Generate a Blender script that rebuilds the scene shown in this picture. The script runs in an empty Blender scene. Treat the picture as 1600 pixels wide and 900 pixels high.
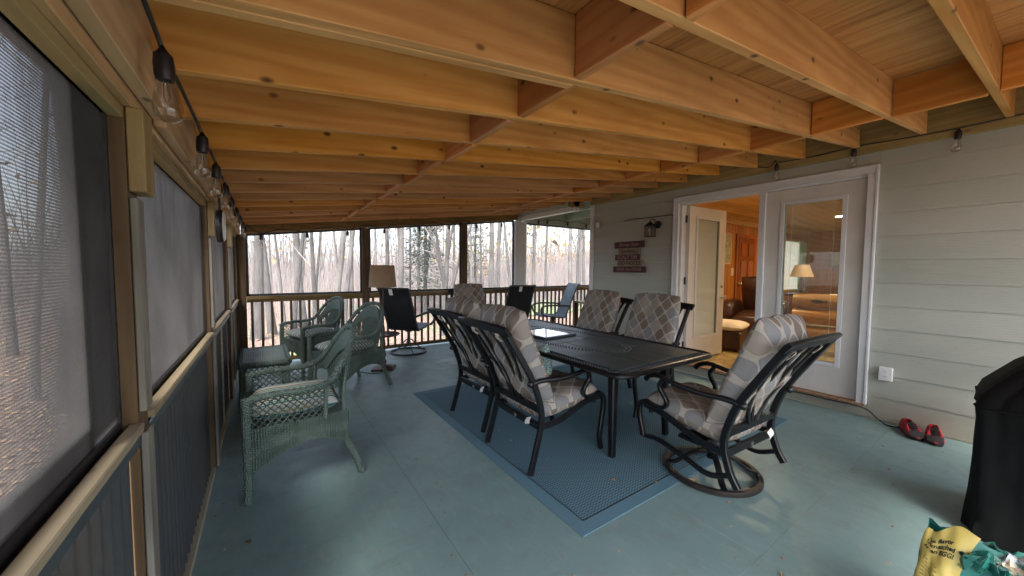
import bpy, bmesh, math, random
import numpy as np
from mathutils import Vector, Matrix
R = math.radians
C = bpy.context.scene.collection
scene = bpy.context.scene
random.seed(7)

# ---------------------------------------------------------------- camera
def cam_matrix(yaw, pitch, roll, H):
    cy, sy = math.cos(yaw), math.sin(yaw)
    F = Vector((sy*math.cos(pitch), cy*math.cos(pitch), -math.sin(pitch)))
    r = Vector((cy, -sy, 0)); u = r.cross(F)
    c, s = math.cos(roll), math.sin(roll)
    rr = c*r + s*u; uu = -s*r + c*u
    m = Matrix.Identity(4)
    for i in range(3):
        m[i][0], m[i][1], m[i][2] = rr[i], uu[i], -F[i]
    m[2][3] = H
    return m
cam = bpy.data.cameras.new('camera'); camo = bpy.data.objects.new('camera', cam); C.objects.link(camo)
camo.matrix_world = cam_matrix(R(34.234), R(3.0), R(0.375), 1.40)
cam.sensor_width = 36; cam.lens = 36*569.6/1600; cam.clip_start = .05; cam.clip_end = 600
scene.camera = camo

# ---------------------------------------------------------------- sky, sun, exposure
SUN_EL, SUN_AZ = 54, 215          # overcast: a broad weak sun behind the camera (azimuth clockwise from +Y)
w = bpy.data.worlds.new('World'); scene.world = w; w.use_nodes = True
nt = w.node_tree; bg = nt.nodes['Background']
sky = nt.nodes.new('ShaderNodeTexSky'); sky.sky_type = 'NISHITA'; sky.sun_disc = False
sky.sun_elevation = R(SUN_EL); sky.sun_rotation = R(SUN_AZ); sky.air_density = 1.0; sky.dust_density = 5.0; sky.ozone_density = 1.0
ov = nt.nodes.new('ShaderNodeMix'); ov.data_type = 'RGBA'; ov.inputs[0].default_value = .55; ov.inputs[7].default_value = (1.75, 1.85, 2.0, 1)   # thin even overcast over the clear sky
nt.links.new(sky.outputs[0], ov.inputs[6]); nt.links.new(ov.outputs[2], bg.inputs[0]); bg.inputs[1].default_value = 0.15
sun = bpy.data.lights.new('sun', 'SUN'); suno = bpy.data.objects.new('sun', sun); C.objects.link(suno)
sun.energy = 2.0; sun.angle = R(20); sun.color = (1, .95, .88)
sd = Vector((math.sin(R(SUN_AZ))*math.cos(R(SUN_EL)), math.cos(R(SUN_AZ))*math.cos(R(SUN_EL)), math.sin(R(SUN_EL))))
suno.rotation_euler = sd.to_track_quat('Z', 'Y').to_euler()
scene.view_settings.view_transform = 'Standard'; scene.view_settings.look = 'None'
scene.view_settings.exposure = 3.3; scene.view_settings.gamma = 1; scene.view_settings.use_curve_mapping = False
cy_ = scene.cycles
cy_.max_bounces = 10; cy_.diffuse_bounces = 5; cy_.glossy_bounces = 3; cy_.transparent_max_bounces = 24; cy_.transmission_bounces = 4
cy_.caustics_reflective = False; cy_.caustics_refractive = False; cy_.sample_clamp_indirect = 6

# ---------------------------------------------------------------- materials
MATS = {}
def new_mat(name):
    m = bpy.data.materials.new(name); m.use_nodes = True
    t = m.node_tree; b = t.nodes['Principled BSDF']; MATS[name] = m
    return m, t, b
def N(t, typ, **kw):
    n = t.nodes.new('ShaderNode'+typ)
    for k, v in kw.items():
        if k.startswith('i_'):
            n.inputs[int(k[2:])].default_value = v
        else: setattr(n, k, v)
    return n
def L(t, a, b): t.links.new(a, b)
def ramp(t, fac, stops, interp='LINEAR'):
    n = N(t, 'ValToRGB'); n.color_ramp.interpolation = interp
    e = n.color_ramp.elements
    while len(e) < len(stops): e.new(.5)
    for el, (p, c) in zip(e, stops):
        el.position = p; el.color = (*c, 1) if len(c) == 3 else c
    L(t, fac, n.inputs[0]); return n.outputs[0]
def mathn(t, op, a, b=None, c=None):
    n = N(t, 'Math', operation=op)
    for i, v in enumerate((a, b, c)):
        if v is None: continue
        if isinstance(v, (int, float)): n.inputs[i].default_value = v
        else: L(t, v, n.inputs[i])
    return n.outputs[0]
def mixc(t, fac, a, b, mode='MIX'):
    n = N(t, 'Mix', data_type='RGBA', blend_type=mode)
    for i, v in ((0, fac), (6, a), (7, b)):
        if isinstance(v, (int, float)): n.inputs[i].default_value = v
        elif isinstance(v, tuple): n.inputs[i].default_value = (*v, 1)
        else: L(t, v, n.inputs[i])
    return n.outputs[2]
def objcoord(t, scale=(1, 1, 1), rnd=True, src='Object'):
    tc = N(t, 'TexCoord'); v = tc.outputs[src]
    if rnd:
        oi = N(t, 'ObjectInfo'); vm = N(t, 'Vector' + 'Math', operation='ADD')
        mm = N(t, 'VectorMath', operation='SCALE'); mm.inputs[0].default_value = (31.7, 17.3, 23.1)
        L(t, oi.outputs['Random'], mm.inputs['Scale']); L(t, v, vm.inputs[0]); L(t, mm.outputs[0], vm.inputs[1]); v = vm.outputs[0]
    mp = N(t, 'Mapping'); mp.inputs['Scale'].default_value = scale; L(t, v, mp.inputs[0])
    return mp.outputs[0]
def noise(t, vec, scale, detail=4, rough=.55, dist=0):
    n = N(t, 'TexNoise'); L(t, vec, n.inputs['Vector'])
    n.inputs['Scale'].default_value = scale; n.inputs['Detail'].default_value = detail
    n.inputs['Roughness'].default_value = rough; n.inputs['Distortion'].default_value = dist
    return n.outputs['Fac']
def bump(t, b, h, strength=.3, dist=.01):
    n = N(t, 'Bump'); n.inputs['Strength'].default_value = strength; n.inputs['Distance'].default_value = dist
    L(t, h, n.inputs['Height']); L(t, n.outputs[0], b.inputs['Normal']); return n
def plain(name, col, rough=.5, metal=0, var=.12, nscale=9, spec=.5, bumpk=0, bscale=60):
    m, t, b = new_mat(name)
    v = objcoord(t); n = noise(t, v, nscale, 5)
    lo = tuple(max(0, c*(1-var)) for c in col); hi = tuple(min(1, c*(1+var)) for c in col)
    L(t, ramp(t, n, [(.3, lo), (.7, hi)]), b.inputs['Base Color'])
    b.inputs['Roughness'].default_value = rough; b.inputs['Metallic'].default_value = metal
    b.inputs['Specular IOR Level'].default_value = spec
    if bumpk: bump(t, b, noise(t, v, bscale, 4), bumpk, .004)
    return m
def wood(name, axis, c1, c2, knot=(.09, .035, .012), rough=.6, grain=1.0, knots=1.0, dark=.25, spec=.3):
    m, t, b = new_mat(name)
    sc = [1.0, 1.0, 1.0]; sc['XYZ'.index(axis)] = .07
    v = objcoord(t, tuple(sc)); v2 = objcoord(t, tuple(.6 if s < 1 else 1 for s in sc))
    big = noise(t, v, 5*grain, 3, .5, .4)
    fine = noise(t, v, 70*grain, 5, .6)
    rings = N(t, 'TexWave', wave_type='BANDS', bands_direction='DIAGONAL'); L(t, v, rings.inputs['Vector'])
    rings.inputs['Scale'].default_value = 9*grain; rings.inputs['Distortion'].default_value = 7; rings.inputs['Detail'].default_value = 3
    rings.inputs['Detail Scale'].default_value = 1.2
    f = mathn(t, 'ADD', mathn(t, 'MULTIPLY', big, .55), mathn(t, 'MULTIPLY', rings.outputs['Fac'], .28))
    f = mathn(t, 'ADD', f, mathn(t, 'MULTIPLY', fine, .28))
    col = ramp(t, f, [(.28, c2), (.75, c1)])
    blot = noise(t, objcoord(t), 1.7, 4)
    col = mixc(t, mathn(t, 'MULTIPLY', ramp(t, blot, [(.45, (0, 0, 0)), (.7, (1, 1, 1))]), dark), col, tuple(c*.45 for c in c2))
    if knots:
        vo = N(t, 'TexVoronoi'); L(t, v2, vo.inputs['Vector']); vo.inputs['Scale'].default_value = 9.5
        kn = ramp(t, vo.outputs['Distance'], [(.05, (1, 1, 1)), (.10, (.6, .6, .6)), (.15, (0, 0, 0))])
        col = mixc(t, mathn(t, 'MULTIPLY', kn, knots), col, knot)
    st = noise(t, objcoord(t, tuple(.5 if q == axis else 2.2 for q in 'XYZ')), 2.3, 6, .75)
    col = mixc(t, mathn(t, 'MULTIPLY', ramp(t, st, [(.60, (0,)*3), (.72, (1,)*3)]), .55), col, tuple(c*.35 for c in c2))
    oi = N(t, 'ObjectInfo'); hv = N(t, 'HueSaturation'); L(t, col, hv.inputs['Color'])
    L(t, mathn(t, 'ADD', mathn(t, 'MULTIPLY', oi.outputs['Random'], .42), .78), hv.inputs['Value'])
    L(t, mathn(t, 'ADD', mathn(t, 'MULTIPLY', mathn(t, 'FRACT', mathn(t, 'MULTIPLY', oi.outputs['Random'], 7.3)), .22), .86), hv.inputs['Saturation'])
    L(t, hv.outputs[0], b.inputs['Base Color'])
    b.inputs['Roughness'].default_value = rough; b.inputs['Specular IOR Level'].default_value = spec
    bump(t, b, fine, .25, .003)
    return m
JC1, JC2 = (.61, .315, .098), (.46, .198, .046)
wood('joist_wood', 'X', JC1, JC2)
wood('blocking_wood', 'Y', (.64, .27, .075), (.48, .17, .038))
wood('beam_wood', 'Y', (.66, .43, .22), (.50, .29, .13), dark=.35)
wood('treated_y', 'Y', (.42, .32, .15), (.30, .21, .09), knots=.5, dark=.4)
wood('treated_z', 'Z', (.15, .09, .04), (.08, .048, .022), knots=.6, dark=.6)
wood('bracket_wood', 'Z', (.42, .31, .15), (.30, .20, .085), knots=.6, dark=.3)
wood('treated_x', 'X', (.27, .18, .07), (.16, .10, .04), knots=.6, dark=.5)
wood('grey_batten', 'Z', (.36, .33, .28), (.20, .18, .15), knots=.2, dark=.6)
wood('pale_rail', 'Y', (.50, .45, .33), (.38, .33, .22), knots=.3, dark=.3)
wood('weathered_rail', 'Y', (.40, .33, .21), (.27, .215, .13), knots=.4, dark=.6)
wood('baluster_wood', 'Z', (.13, .085, .05), (.075, .05, .03), knots=.2, dark=.4)
wood('dark_wood', 'Z', (.10, .035, .016), (.05, .017, .009), knots=0, rough=.35, spec=.5)
wood('pine_panel', 'Z', (.48, .20, .055), (.36, .13, .03), rough=.4, knots=.8)
wood('pine_ceiling', 'X', (.72, .50, .22), (.60, .36, .12), rough=.45, knots=.8)
wood('red_door', 'Z', (.36, .11, .03), (.25, .07, .018), rough=.35, knots=0)
wood('log_wood', 'X', (.55, .26, .07), (.38, .16, .04), rough=.25, knots=.5, spec=.6)
wood('table_wood', 'X', (.30, .17, .09), (.2, .1, .05), knots=0)

# plywood sheathing
m, t, b = new_mat('plywood')
v = objcoord(t, (.16, 1, 1)); w1 = N(t, 'TexWave', wave_type='BANDS', bands_direction='Y'); L(t, v, w1.inputs['Vector'])
v = objcoord(t, (1, .10, 1)); nz = noise(t, v, 9, 4, .6, 1.2); fine = noise(t, v, 60, 4)
c = ramp(t, mathn(t, 'ADD', mathn(t, 'MULTIPLY', nz, .7), mathn(t, 'MULTIPLY', fine, .3)), [(.33, (.25, .085, .018)), (.5, (.46, .19, .048)), (.72, (.58, .28, .085))])
vo = N(t, 'TexVoronoi'); L(t, objcoord(t, (1, .55, 1)), vo.inputs['Vector']); vo.inputs['Scale'].default_value = 2.4
c = mixc(t, ramp(t, vo.outputs['Distance'], [(.03, (.8,)*3), (.07, (0,)*3)]), c, (.08, .035, .015))
L(t, c, b.inputs['Base Color']); b.inputs['Roughness'].default_value = .7; bump(t, b, fine, .3, .003)

# painted floor
m, t, b = new_mat('floor_paint')
v = objcoord(t, rnd=False); n1 = noise(t, v, .8, 4, .6); n2 = noise(t, v, 6, 6, .65); n3 = noise(t, objcoord(t, (1, .25, 1), False), 26, 5, .6)
base = ramp(t, n1, [(.32, (.165, .262, .262)), (.68, (.213, .322, .322))])
base = mixc(t, mathn(t, 'MULTIPLY', ramp(t, n2, [(.5, (0,)*3), (.70, (1,)*3)]), .32), base, (.175, .19, .155))
base = mixc(t, mathn(t, 'MULTIPLY', ramp(t, n3, [(.52, (0,)*3), (.72, (1,)*3)]), .45), base, (.27, .335, .32))
sm = noise(t, objcoord(t, (.5, 2.2, 1), False), 2.1, 6, .7)
base = mixc(t, mathn(t, 'MULTIPLY', ramp(t, sm, [(.58, (0,)*3), (.70, (1,)*3)]), .28), base, (.10, .125, .115))
sc1 = noise(t, objcoord(t, (9, .35, 1), False), 5, 6, .8); sc2 = noise(t, objcoord(t, (1, 1, 1), False), 55, 3)
base = mixc(t, mathn(t, 'MULTIPLY', ramp(t, sc1, [(.66, (0,)*3), (.72, (1,)*3)]), .35), base, (.30, .34, .33))
base = mixc(t, mathn(t, 'MULTIPLY', ramp(t, sc2, [(.68, (0,)*3), (.74, (1,)*3)]), .5), base, (.11, .10, .08))
vo = N(t, 'TexVoronoi'); L(t, v, vo.inputs['Vector']); vo.inputs['Scale'].default_value = 3.1
base = mixc(t, ramp(t, vo.outputs['Distance'], [(.012, (.9,)*3), (.03, (0,)*3)]), base, (.07, .06, .045))
L(t, base, b.inputs['Base Color']); L(t, ramp(t, n2, [(.3, (.36,)*3), (.7, (.56,)*3)]), b.inputs['Roughness'])
bump(t, b, n3, .12, .003)

# siding
m, t, b = new_mat('siding_paint')
v = objcoord(t, (1, .5, 1)); n1 = noise(t, v, 2.2, 4); wv = N(t, 'TexWave', wave_type='RINGS', rings_direction='X')
L(t, objcoord(t, (1, .22, 1.0)), wv.inputs['Vector']); wv.inputs['Scale'].default_value = 16; wv.inputs['Distortion'].default_value = 3; wv.inputs['Detail'].default_value = 2; wv.inputs['Detail Scale'].default_value = .7
n2 = noise(t, v, 40, 4)
c = ramp(t, n1, [(.3, (.345, .365, .325)), (.7, (.42, .43, .385))])
c = mixc(t, mathn(t, 'MULTIPLY', ramp(t, n2, [(.55, (0,)*3), (.8, (1,)*3)]), .2), c, (.22, .22, .18))
vo = N(t, 'TexVoronoi'); L(t, objcoord(t, (1, 1, 1)), vo.inputs['Vector']); vo.inputs['Scale'].default_value = 4.2
c = mixc(t, ramp(t, vo.outputs['Distance'], [(.012, (.8,)*3), (.03, (0,)*3)]), c, (.12, .11, .09))
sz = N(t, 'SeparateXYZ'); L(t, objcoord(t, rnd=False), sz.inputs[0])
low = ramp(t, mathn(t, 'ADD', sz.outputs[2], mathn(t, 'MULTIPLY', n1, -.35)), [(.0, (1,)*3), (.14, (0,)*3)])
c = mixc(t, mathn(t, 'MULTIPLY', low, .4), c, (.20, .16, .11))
L(t, c, b.inputs['Base Color']); b.inputs['Roughness'].default_value = .6
bump(t, b, mathn(t, 'ADD', wv.outputs['Fac'], mathn(t, 'MULTIPLY', n2, .6)), .22, .002)

plain('white_trim', (.62, .63, .66), .45, var=.06, nscale=6)
plain('door_white', (.60, .58, .56), .42, var=.07, nscale=4)
plain('sage_trim', (.40, .45, .40), .55, var=.06)
plain('white_plastic', (.78, .78, .78), .35, var=.03)
plain('beige_plastic', (.45, .44, .38), .5)
plain('black_plastic', (.005, .005, .006), .45, var=.2)
plain('black_metal', (.0055, .006, .008), .34, metal=0, var=.35, spec=.45, bumpk=.1)
plain('ring_metal', (.016, .012, .010), .5, var=.5, spec=.5, bumpk=.2)
plain('tabletop_metal', (.036, .058, .072), .45, var=.3, spec=.6, bumpk=.2, bscale=90)
plain('stud_metal', (.045, .052, .06), .25, var=.2, spec=.8)
plain('dark_sling', (.009, .009, .011), .85, var=.25, bumpk=.3, bscale=180)
plain('sky_lit_sling', (.19, .24, .28), .8, var=.15, bumpk=.3, bscale=180)  # same fabric as the dark back, with sky light put into its colour
plain('sling_frame', (.05, .045, .042), .45, spec=.6)
plain('silver', (.55, .52, .48), .3, metal=1)
plain('linen_shade', (.30, .21, .135), .9, var=.08, bumpk=.2, bscale=200)
plain('lamp_cream', (.75, .55, .33), .8)
plain('screen_frame', (.02, .02, .022), .5)
plain('brown_leather', (.055, .022, .014), .32, var=.3, bumpk=.2, spec=.6)
plain('cream_cloth', (.72, .62, .48), .9)
plain('tan_cloth', (.42, .27, .12), .9)
plain('grill_cover', (.0042, .0040, .0045), .75, spec=.2, var=.4, bumpk=.5, bscale=22)
plain('tag_cloth', (.72, .72, .70), .9, var=.05)
plain('tie_cloth', (.42, .37, .32), .9)
plain('shoe_black', (.018, .017, .018), .7, var=.3)
plain('shoe_red', (.42, .02, .035), .7, var=.2)
plain('bag_green', (.03, .20, .165), .28, var=.2, bumpk=.45, bscale=14)
plain('bag_yellow', (.58, .46, .12), .33, var=.08, bumpk=.3, bscale=14)
plain('bag_pale', (.55, .60, .62), .35, var=.05)
plain('bag_red', (.32, .045, .05), .4)
plain('bag_dark', (.03, .03, .03), .7)
plain('ink', (.03, .035, .03), .6, var=0)
plain('white_ink', (.8, .8, .78), .5, var=0)
plain('yellow_ink', (.75, .65, .1), .5, var=0)
plain('sign_maroon', (.075, .022, .028), .75, var=.3, nscale=20)
plain('sign_tan', (.24, .19, .13), .75, var=.25, nscale=20)
plain('sign_cream_ink', (.30, .22, .18), .8, var=.1)
plain('sign_dark_ink', (.05, .02, .022), .8, var=.1)
plain('curtain', (.35, .62, .62), .9)
plain('map_print', (.42, .38, .22), .8, var=.35, nscale=14)
plain('paper_white', (.82, .82, .82), .08, var=.02, spec=1.0)
MATS['paper_white'].node_tree.nodes['Principled BSDF'].inputs['Coat Weight'].default_value = 1
plain('dry_leaf', (.30, .19, .11), .8, var=.4)
plain('cable_black', (.02, .02, .02), .5)
plain('paint_spill', (.36, .44, .44), .45, var=.1)
plain('steel_grey', (.12, .14, .16), .4, metal=.6)

def glass_mat(name, tint=(1, 1, 1), refl=.6, base_r=.04):
    m, t, b = new_mat(name); t.nodes.remove(b); out = t.nodes['Material Output']
    tr = N(t, 'BsdfTransparent'); tr.inputs[0].default_value = (*tint, 1)
    gl = N(t, 'BsdfGlossy'); gl.inputs['Roughness'].default_value = .01
    g = N(t, 'NewGeometry'); dp = N(t, 'VectorMath', operation='DOT_PRODUCT'); L(t, g.outputs['Normal'], dp.inputs[0]); L(t, g.outputs['Incoming'], dp.inputs[1])
    k = mathn(t, 'POWER', mathn(t, 'SUBTRACT', 1.0, mathn(t, 'MINIMUM', mathn(t, 'ABSOLUTE', dp.outputs['Value']), 1.0)), 5.0)
    fr = mathn(t, 'ADD', .035, mathn(t, 'MULTIPLY', k, .9))
    mx = N(t, 'MixShader'); L(t, mathn(t, 'MULTIPLY', fr, refl*.6), mx.inputs[0])
    L(t, tr.outputs[0], mx.inputs[1]); L(t, gl.outputs[0], mx.inputs[2]); L(t, mx.outputs[0], out.inputs[0])
glass_mat('window_glass', (.93, .96, .95), 1.6)
glass_mat('bulb_glass', (.88, .86, .83), 3.5)
def screen_mat(name, d, col):   # woven insect screen: wires hide more of what lies behind the more obliquely it is seen
    m, t, b = new_mat(name); t.nodes.remove(b); out = t.nodes['Material Output']
    g = N(t, 'NewGeometry'); dp = N(t, 'VectorMath', operation='DOT_PRODUCT'); L(t, g.outputs['Normal'], dp.inputs[0]); L(t, g.outputs['Incoming'], dp.inputs[1])
    cs = mathn(t, 'MAXIMUM', mathn(t, 'ABSOLUTE', dp.outputs['Value']), .02)
    op = mathn(t, 'SUBTRACT', 1.0, mathn(t, 'MULTIPLY', mathn(t, 'MAXIMUM', mathn(t, 'SUBTRACT', 1.0, mathn(t, 'DIVIDE', d, cs)), 0.0), 1-d))
    tcs = N(t, 'TexCoord'); sxs = N(t, 'SeparateXYZ'); L(t, tcs.outputs['Object'], sxs.inputs[0])
    wv = mathn(t, 'SINE', mathn(t, 'MULTIPLY', sxs.outputs[2], 2*math.pi/.0065)); sag = noise(t, objcoord(t, (1, 1, .25), False), 30, 4, .7)
    op = mathn(t, 'MINIMUM', mathn(t, 'MULTIPLY', op, mathn(t, 'ADD', mathn(t, 'MULTIPLY', wv, .07 if name != 'far_mesh' else .02), mathn(t, 'ADD', .98, mathn(t, 'MULTIPLY', sag, .12)))), 1.0)
    tr = N(t, 'BsdfTransparent'); df = N(t, 'BsdfDiffuse')
    tl = N(t, 'BsdfTranslucent')
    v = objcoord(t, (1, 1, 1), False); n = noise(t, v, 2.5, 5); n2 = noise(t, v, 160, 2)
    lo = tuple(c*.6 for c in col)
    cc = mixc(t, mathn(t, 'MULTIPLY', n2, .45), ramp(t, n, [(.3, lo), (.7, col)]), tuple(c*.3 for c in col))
    L(t, cc, df.inputs[0]); L(t, cc, tl.inputs[0])
    ad = N(t, 'MixShader'); ad.inputs[0].default_value = .35; L(t, df.outputs[0], ad.inputs[1]); L(t, tl.outputs[0], ad.inputs[2])
    mx = N(t, 'MixShader'); L(t, op, mx.inputs[0]); L(t, tr.outputs[0], mx.inputs[1]); L(t, ad.outputs[0], mx.inputs[2]); L(t, mx.outputs[0], out.inputs[0])
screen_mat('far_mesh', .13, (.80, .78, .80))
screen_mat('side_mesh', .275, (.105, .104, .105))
screen_mat('exposure_mesh', .5, (.30, .30, .31))
def emis(name, col, s):
    m, t, b = new_mat(name); b.inputs['Emission Color'].default_value = (*col, 1); b.inputs['Emission Strength'].default_value = s
    b.inputs['Base Color'].default_value = (*(c*.5 for c in col), 1)
emis('lamp_disc', (1, .76, .46), 70)
emis('lamp_glow', (1, .62, .30), .03)

# corrugated sheet
m, t, b = new_mat('corrugated')
v = objcoord(t, (1, 1, .3)); n1 = noise(t, v, 1.8, 5, .6); n2 = noise(t, v, 120, 3)
c = ramp(t, n1, [(.35, (.03, .036, .044)), (.55, (.048, .049, .052)), (.75, (.095, .06, .04))])
L(t, mixc(t, mathn(t, 'MULTIPLY', n2, .35), c, (.14, .14, .14)), b.inputs['Base Color']); b.inputs['Roughness'].default_value = .5
bump(t, b, n2, .2, .002)

# wicker: tight weave from UV (metres)
m, t, b = new_mat('wicker')
tc = N(t, 'TexCoord'); sx = N(t, 'SeparateXYZ'); L(t, tc.outputs['UV'], sx.inputs[0])
a = mathn(t, 'SINE', mathn(t, 'MULTIPLY', sx.outputs[0], 2*math.pi/.030)); bb = mathn(t, 'SINE', mathn(t, 'ADD', mathn(t, 'MULTIPLY', sx.outputs[1], 2*math.pi/.015), mathn(t, 'MULTIPLY', mathn(t, 'SIGN', a), 1.57)))
h = mathn(t, 'ADD', mathn(t, 'MULTIPLY', mathn(t, 'ABSOLUTE', a), .5), mathn(t, 'MULTIPLY', bb, .5))
v = objcoord(t); n1 = noise(t, v, 5, 5)
c = ramp(t, n1, [(.3, (.118, .19, .165)), (.7, (.195, .275, .245))])
c = mixc(t, ramp(t, noise(t, v, 45, 4, .7), [(.6, (0,)*3), (.72, (1,)*3)]), c, (.33, .34, .28))
c = mixc(t, mathn(t, 'MULTIPLY', ramp(t, noise(t, objcoord(t, rnd=False), 16, 4), [(.5, (0,)*3), (.75, (1,)*3)]), .5), c, (.10, .085, .055))
c = mixc(t, ramp(t, h, [(-.0, (.55,)*3), (.45, (0,)*3)]), c, (.05, .06, .05))  # shade in the weave gaps put into the colour
L(t, c, b.inputs['Base Color']); b.inputs['Roughness'].default_value = .5; bump(t, b, h, 1.0, .006)

# cushion trellis print from UV (metres)
m, t, b = new_mat('cushion_print')
tc = N(t, 'TexCoord'); sx = N(t, 'SeparateXYZ'); L(t, tc.outputs['UV'], sx.inputs[0])
U = mathn(t, 'DIVIDE', sx.outputs[0], .135); V = mathn(t, 'DIVIDE', sx.outputs[1], .165)
p = mathn(t, 'ADD', U, V); q = mathn(t, 'SUBTRACT', U, V)
def edge(x): return mathn(t, 'ABSOLUTE', mathn(t, 'SUBTRACT', mathn(t, 'FRACT', x), .5))
e = mathn(t, 'POWER', mathn(t, 'ADD', mathn(t, 'POWER', edge(p), 4.5), mathn(t, 'POWER', edge(q), 4.5)), 1/4.5)
cmb = N(t, 'CombineXYZ'); L(t, mathn(t, 'FLOOR', p), cmb.inputs[0]); L(t, mathn(t, 'FLOOR', q), cmb.inputs[1])
wn = N(t, 'TexWhiteNoise', noise_dimensions='2D'); L(t, cmb.outputs[0], wn.inputs['Vector'])
cell = ramp(t, wn.outputs['Value'], [(0, (.135, .098, .072)), (.22, (.225, .19, .16)), (.42, (.185, .19, .20)), (.62, (.27, .24, .21)), (.8, (.155, .118, .088))], 'CONSTANT')
line = ramp(t, e, [(.43, (0,)*3), (.465, (1,)*3)])
rim = ramp(t, e, [(.36, (0,)*3), (.42, (1,)*3), (.45, (0,)*3)])
c = mixc(t, mathn(t, 'MULTIPLY', rim, .35), cell, (.14, .11, .09))
c = mixc(t, line, c, (.37, .34, .30))
nn = noise(t, tc.outputs['UV'], 14, 4); c = mixc(t, mathn(t, 'MULTIPLY', nn, .35), c, (.33, .30, .27))
L(t, c, b.inputs['Base Color']); b.inputs['Roughness'].default_value = .85; b.inputs['Specular IOR Level'].default_value = .25
bump(t, b, mathn(t, 'ADD', noise(t, tc.outputs['UV'], 9, 4, .6, .8), mathn(t, 'MULTIPLY', noise(t, tc.outputs['UV'], 500, 2), .1)), .5, .02)
# striped cushion
m, t, b = new_mat('stripe_print')
tc = N(t, 'TexCoord'); sx = N(t, 'SeparateXYZ'); L(t, tc.outputs['UV'], sx.inputs[0])
c = ramp(t, mathn(t, 'FRACT', mathn(t, 'DIVIDE', sx.outputs[0], .13)), [(0, (.50, .52, .48)), (.3, (.05, .16, .17)), (.42, (.35, .45, .42)), (.55, (.10, .22, .16)), (.68, (.55, .55, .50)), (.8, (.02, .04, .08)), (.9, (.40, .36, .22))], 'CONSTANT')
L(t, c, b.inputs['Base Color']); b.inputs['Roughness'].default_value = .85
# small teal lattice pillow
m, t, b = new_mat('teal_print')
tc = N(t, 'TexCoord'); vo = N(t, 'TexVoronoi', feature='DISTANCE_TO_EDGE'); L(t, tc.outputs['UV'], vo.inputs['Vector']); vo.inputs['Scale'].default_value = 55
L(t, ramp(t, vo.outputs['Distance'], [(.06, (.55, .62, .60)), (.12, (.10, .30, .30))]), b.inputs['Base Color']); b.inputs['Roughness'].default_value = .9
# rug
def rug_mat(name, border):
    m, t, b = new_mat(name)
    v = objcoord(t, rnd=False); sx = N(t, 'SeparateXYZ'); L(t, v, sx.inputs[0])
    big = noise(t, v, 1.3, 4)
    z = mathn(t, 'ABSOLUTE', mathn(t, 'SUBTRACT', mathn(t, 'FRACT', mathn(t, 'DIVIDE', sx.outputs[0], .028)), .5))
    s = mathn(t, 'FRACT', mathn(t, 'ADD', mathn(t, 'DIVIDE', sx.outputs[1], .019), mathn(t, 'MULTIPLY', z, 1.0)))
    s = mathn(t, 'ABSOLUTE', mathn(t, 'SUBTRACT', s, .5))
    if border: s = noise(t, objcoord(t, (1, 1, 1), False), 150, 2)
    base = ramp(t, big, [(.3, (.085, .185, .235)), (.7, (.115, .222, .272))])
    if border: base = mixc(t, mathn(t, 'MULTIPLY', s, .5), ramp(t, big, [(.3, (.065, .165, .225)), (.7, (.09, .20, .26))]), (.14, .22, .27))
    else: base = mixc(t, ramp(t, s, [(.14, (0,)*3), (.26, (1,)*3)]), (.030, .072, .11), mixc(t, .3, base, (.12, .21, .26)))
    spk = N(t, 'TexVoronoi'); L(t, v, spk.inputs['Vector']); spk.inputs['Scale'].default_value = 5
    base = mixc(t, ramp(t, spk.outputs['Distance'], [(.02, (.8,)*3), (.035, (0,)*3)]), base, (.35, .3, .25))
    L(t, base, b.inputs['Base Color']); b.inputs['Roughness'].default_value = .9; bump(t, b, s, .6, .004)
rug_mat('rug_weave', False); rug_mat('rug_border', True)
# vinyl floor inside
m, t, b = new_mat('vinyl_floor')
v = objcoord(t, rnd=False); ck = N(t, 'TexVoronoi', feature='DISTANCE_TO_EDGE'); L(t, v, ck.inputs['Vector']); ck.inputs['Scale'].default_value = 4.5
c = ramp(t, noise(t, v, 3, 5), [(.3, (.40, .28, .10)), (.7, (.58, .44, .20))])
L(t, mixc(t, ramp(t, ck.outputs['Distance'], [(.02, (1,)*3), (.06, (0,)*3)]), c, (.25, .16, .06)), b.inputs['Base Color']); b.inputs['Roughness'].default_value = .3
# outdoors
m, t, b = new_mat('leaf_litter')
v = objcoord(t, rnd=False); n1 = noise(t, v, .25, 4); n2 = noise(t, v, 11, 6, .7); n3 = noise(t, v, .09, 3)
c = ramp(t, n2, [(.3, (.05, .032, .024)), (.5, (.14, .092, .07)), (.68, (.21, .155, .125)), (.8, (.30, .25, .21))])
c = mixc(t, ramp(t, n1, [(.52, (0,)*3), (.66, (1,)*3)]), c, mixc(t, n2, (.05, .07, .03), (.11, .13, .06)))
L(t, c, b.inputs['Base Color']); b.inputs['Roughness'].default_value = .9; bump(t, b, n2, .6, .05)
m, t, b = new_mat('grass')
v = objcoord(t, rnd=False); n2 = noise(t, v, 14, 5, .7)
L(t, ramp(t, n2, [(.3, (.05, .075, .03)), (.7, (.14, .17, .075))]), b.inputs['Base Color']); b.inputs['Roughness'].default_value = .9
m, t, b = new_mat('hill_wood')
v = objcoord(t, (1, 1, .35), False); n2 = noise(t, v, .35, 6, .75); n3 = noise(t, v, .05, 3)
L(t, mixc(t, n3, ramp(t, n2, [(.3, (.06, .045, .035)), (.55, (.15, .11, .075)), (.75, (.26, .20, .13))]), (.16, .13, .11)), b.inputs['Base Color']); b.inputs['Roughness'].default_value = .95
m, t, b = new_mat('bark')
v = objcoord(t, (1, 1, .18)); n2 = noise(t, v, 16, 5, .7); n1 = noise(t, objcoord(t), 1.1, 4)
c = ramp(t, n2, [(.3, (.022, .021, .020)), (.7, (.10, .095, .095))])
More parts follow.
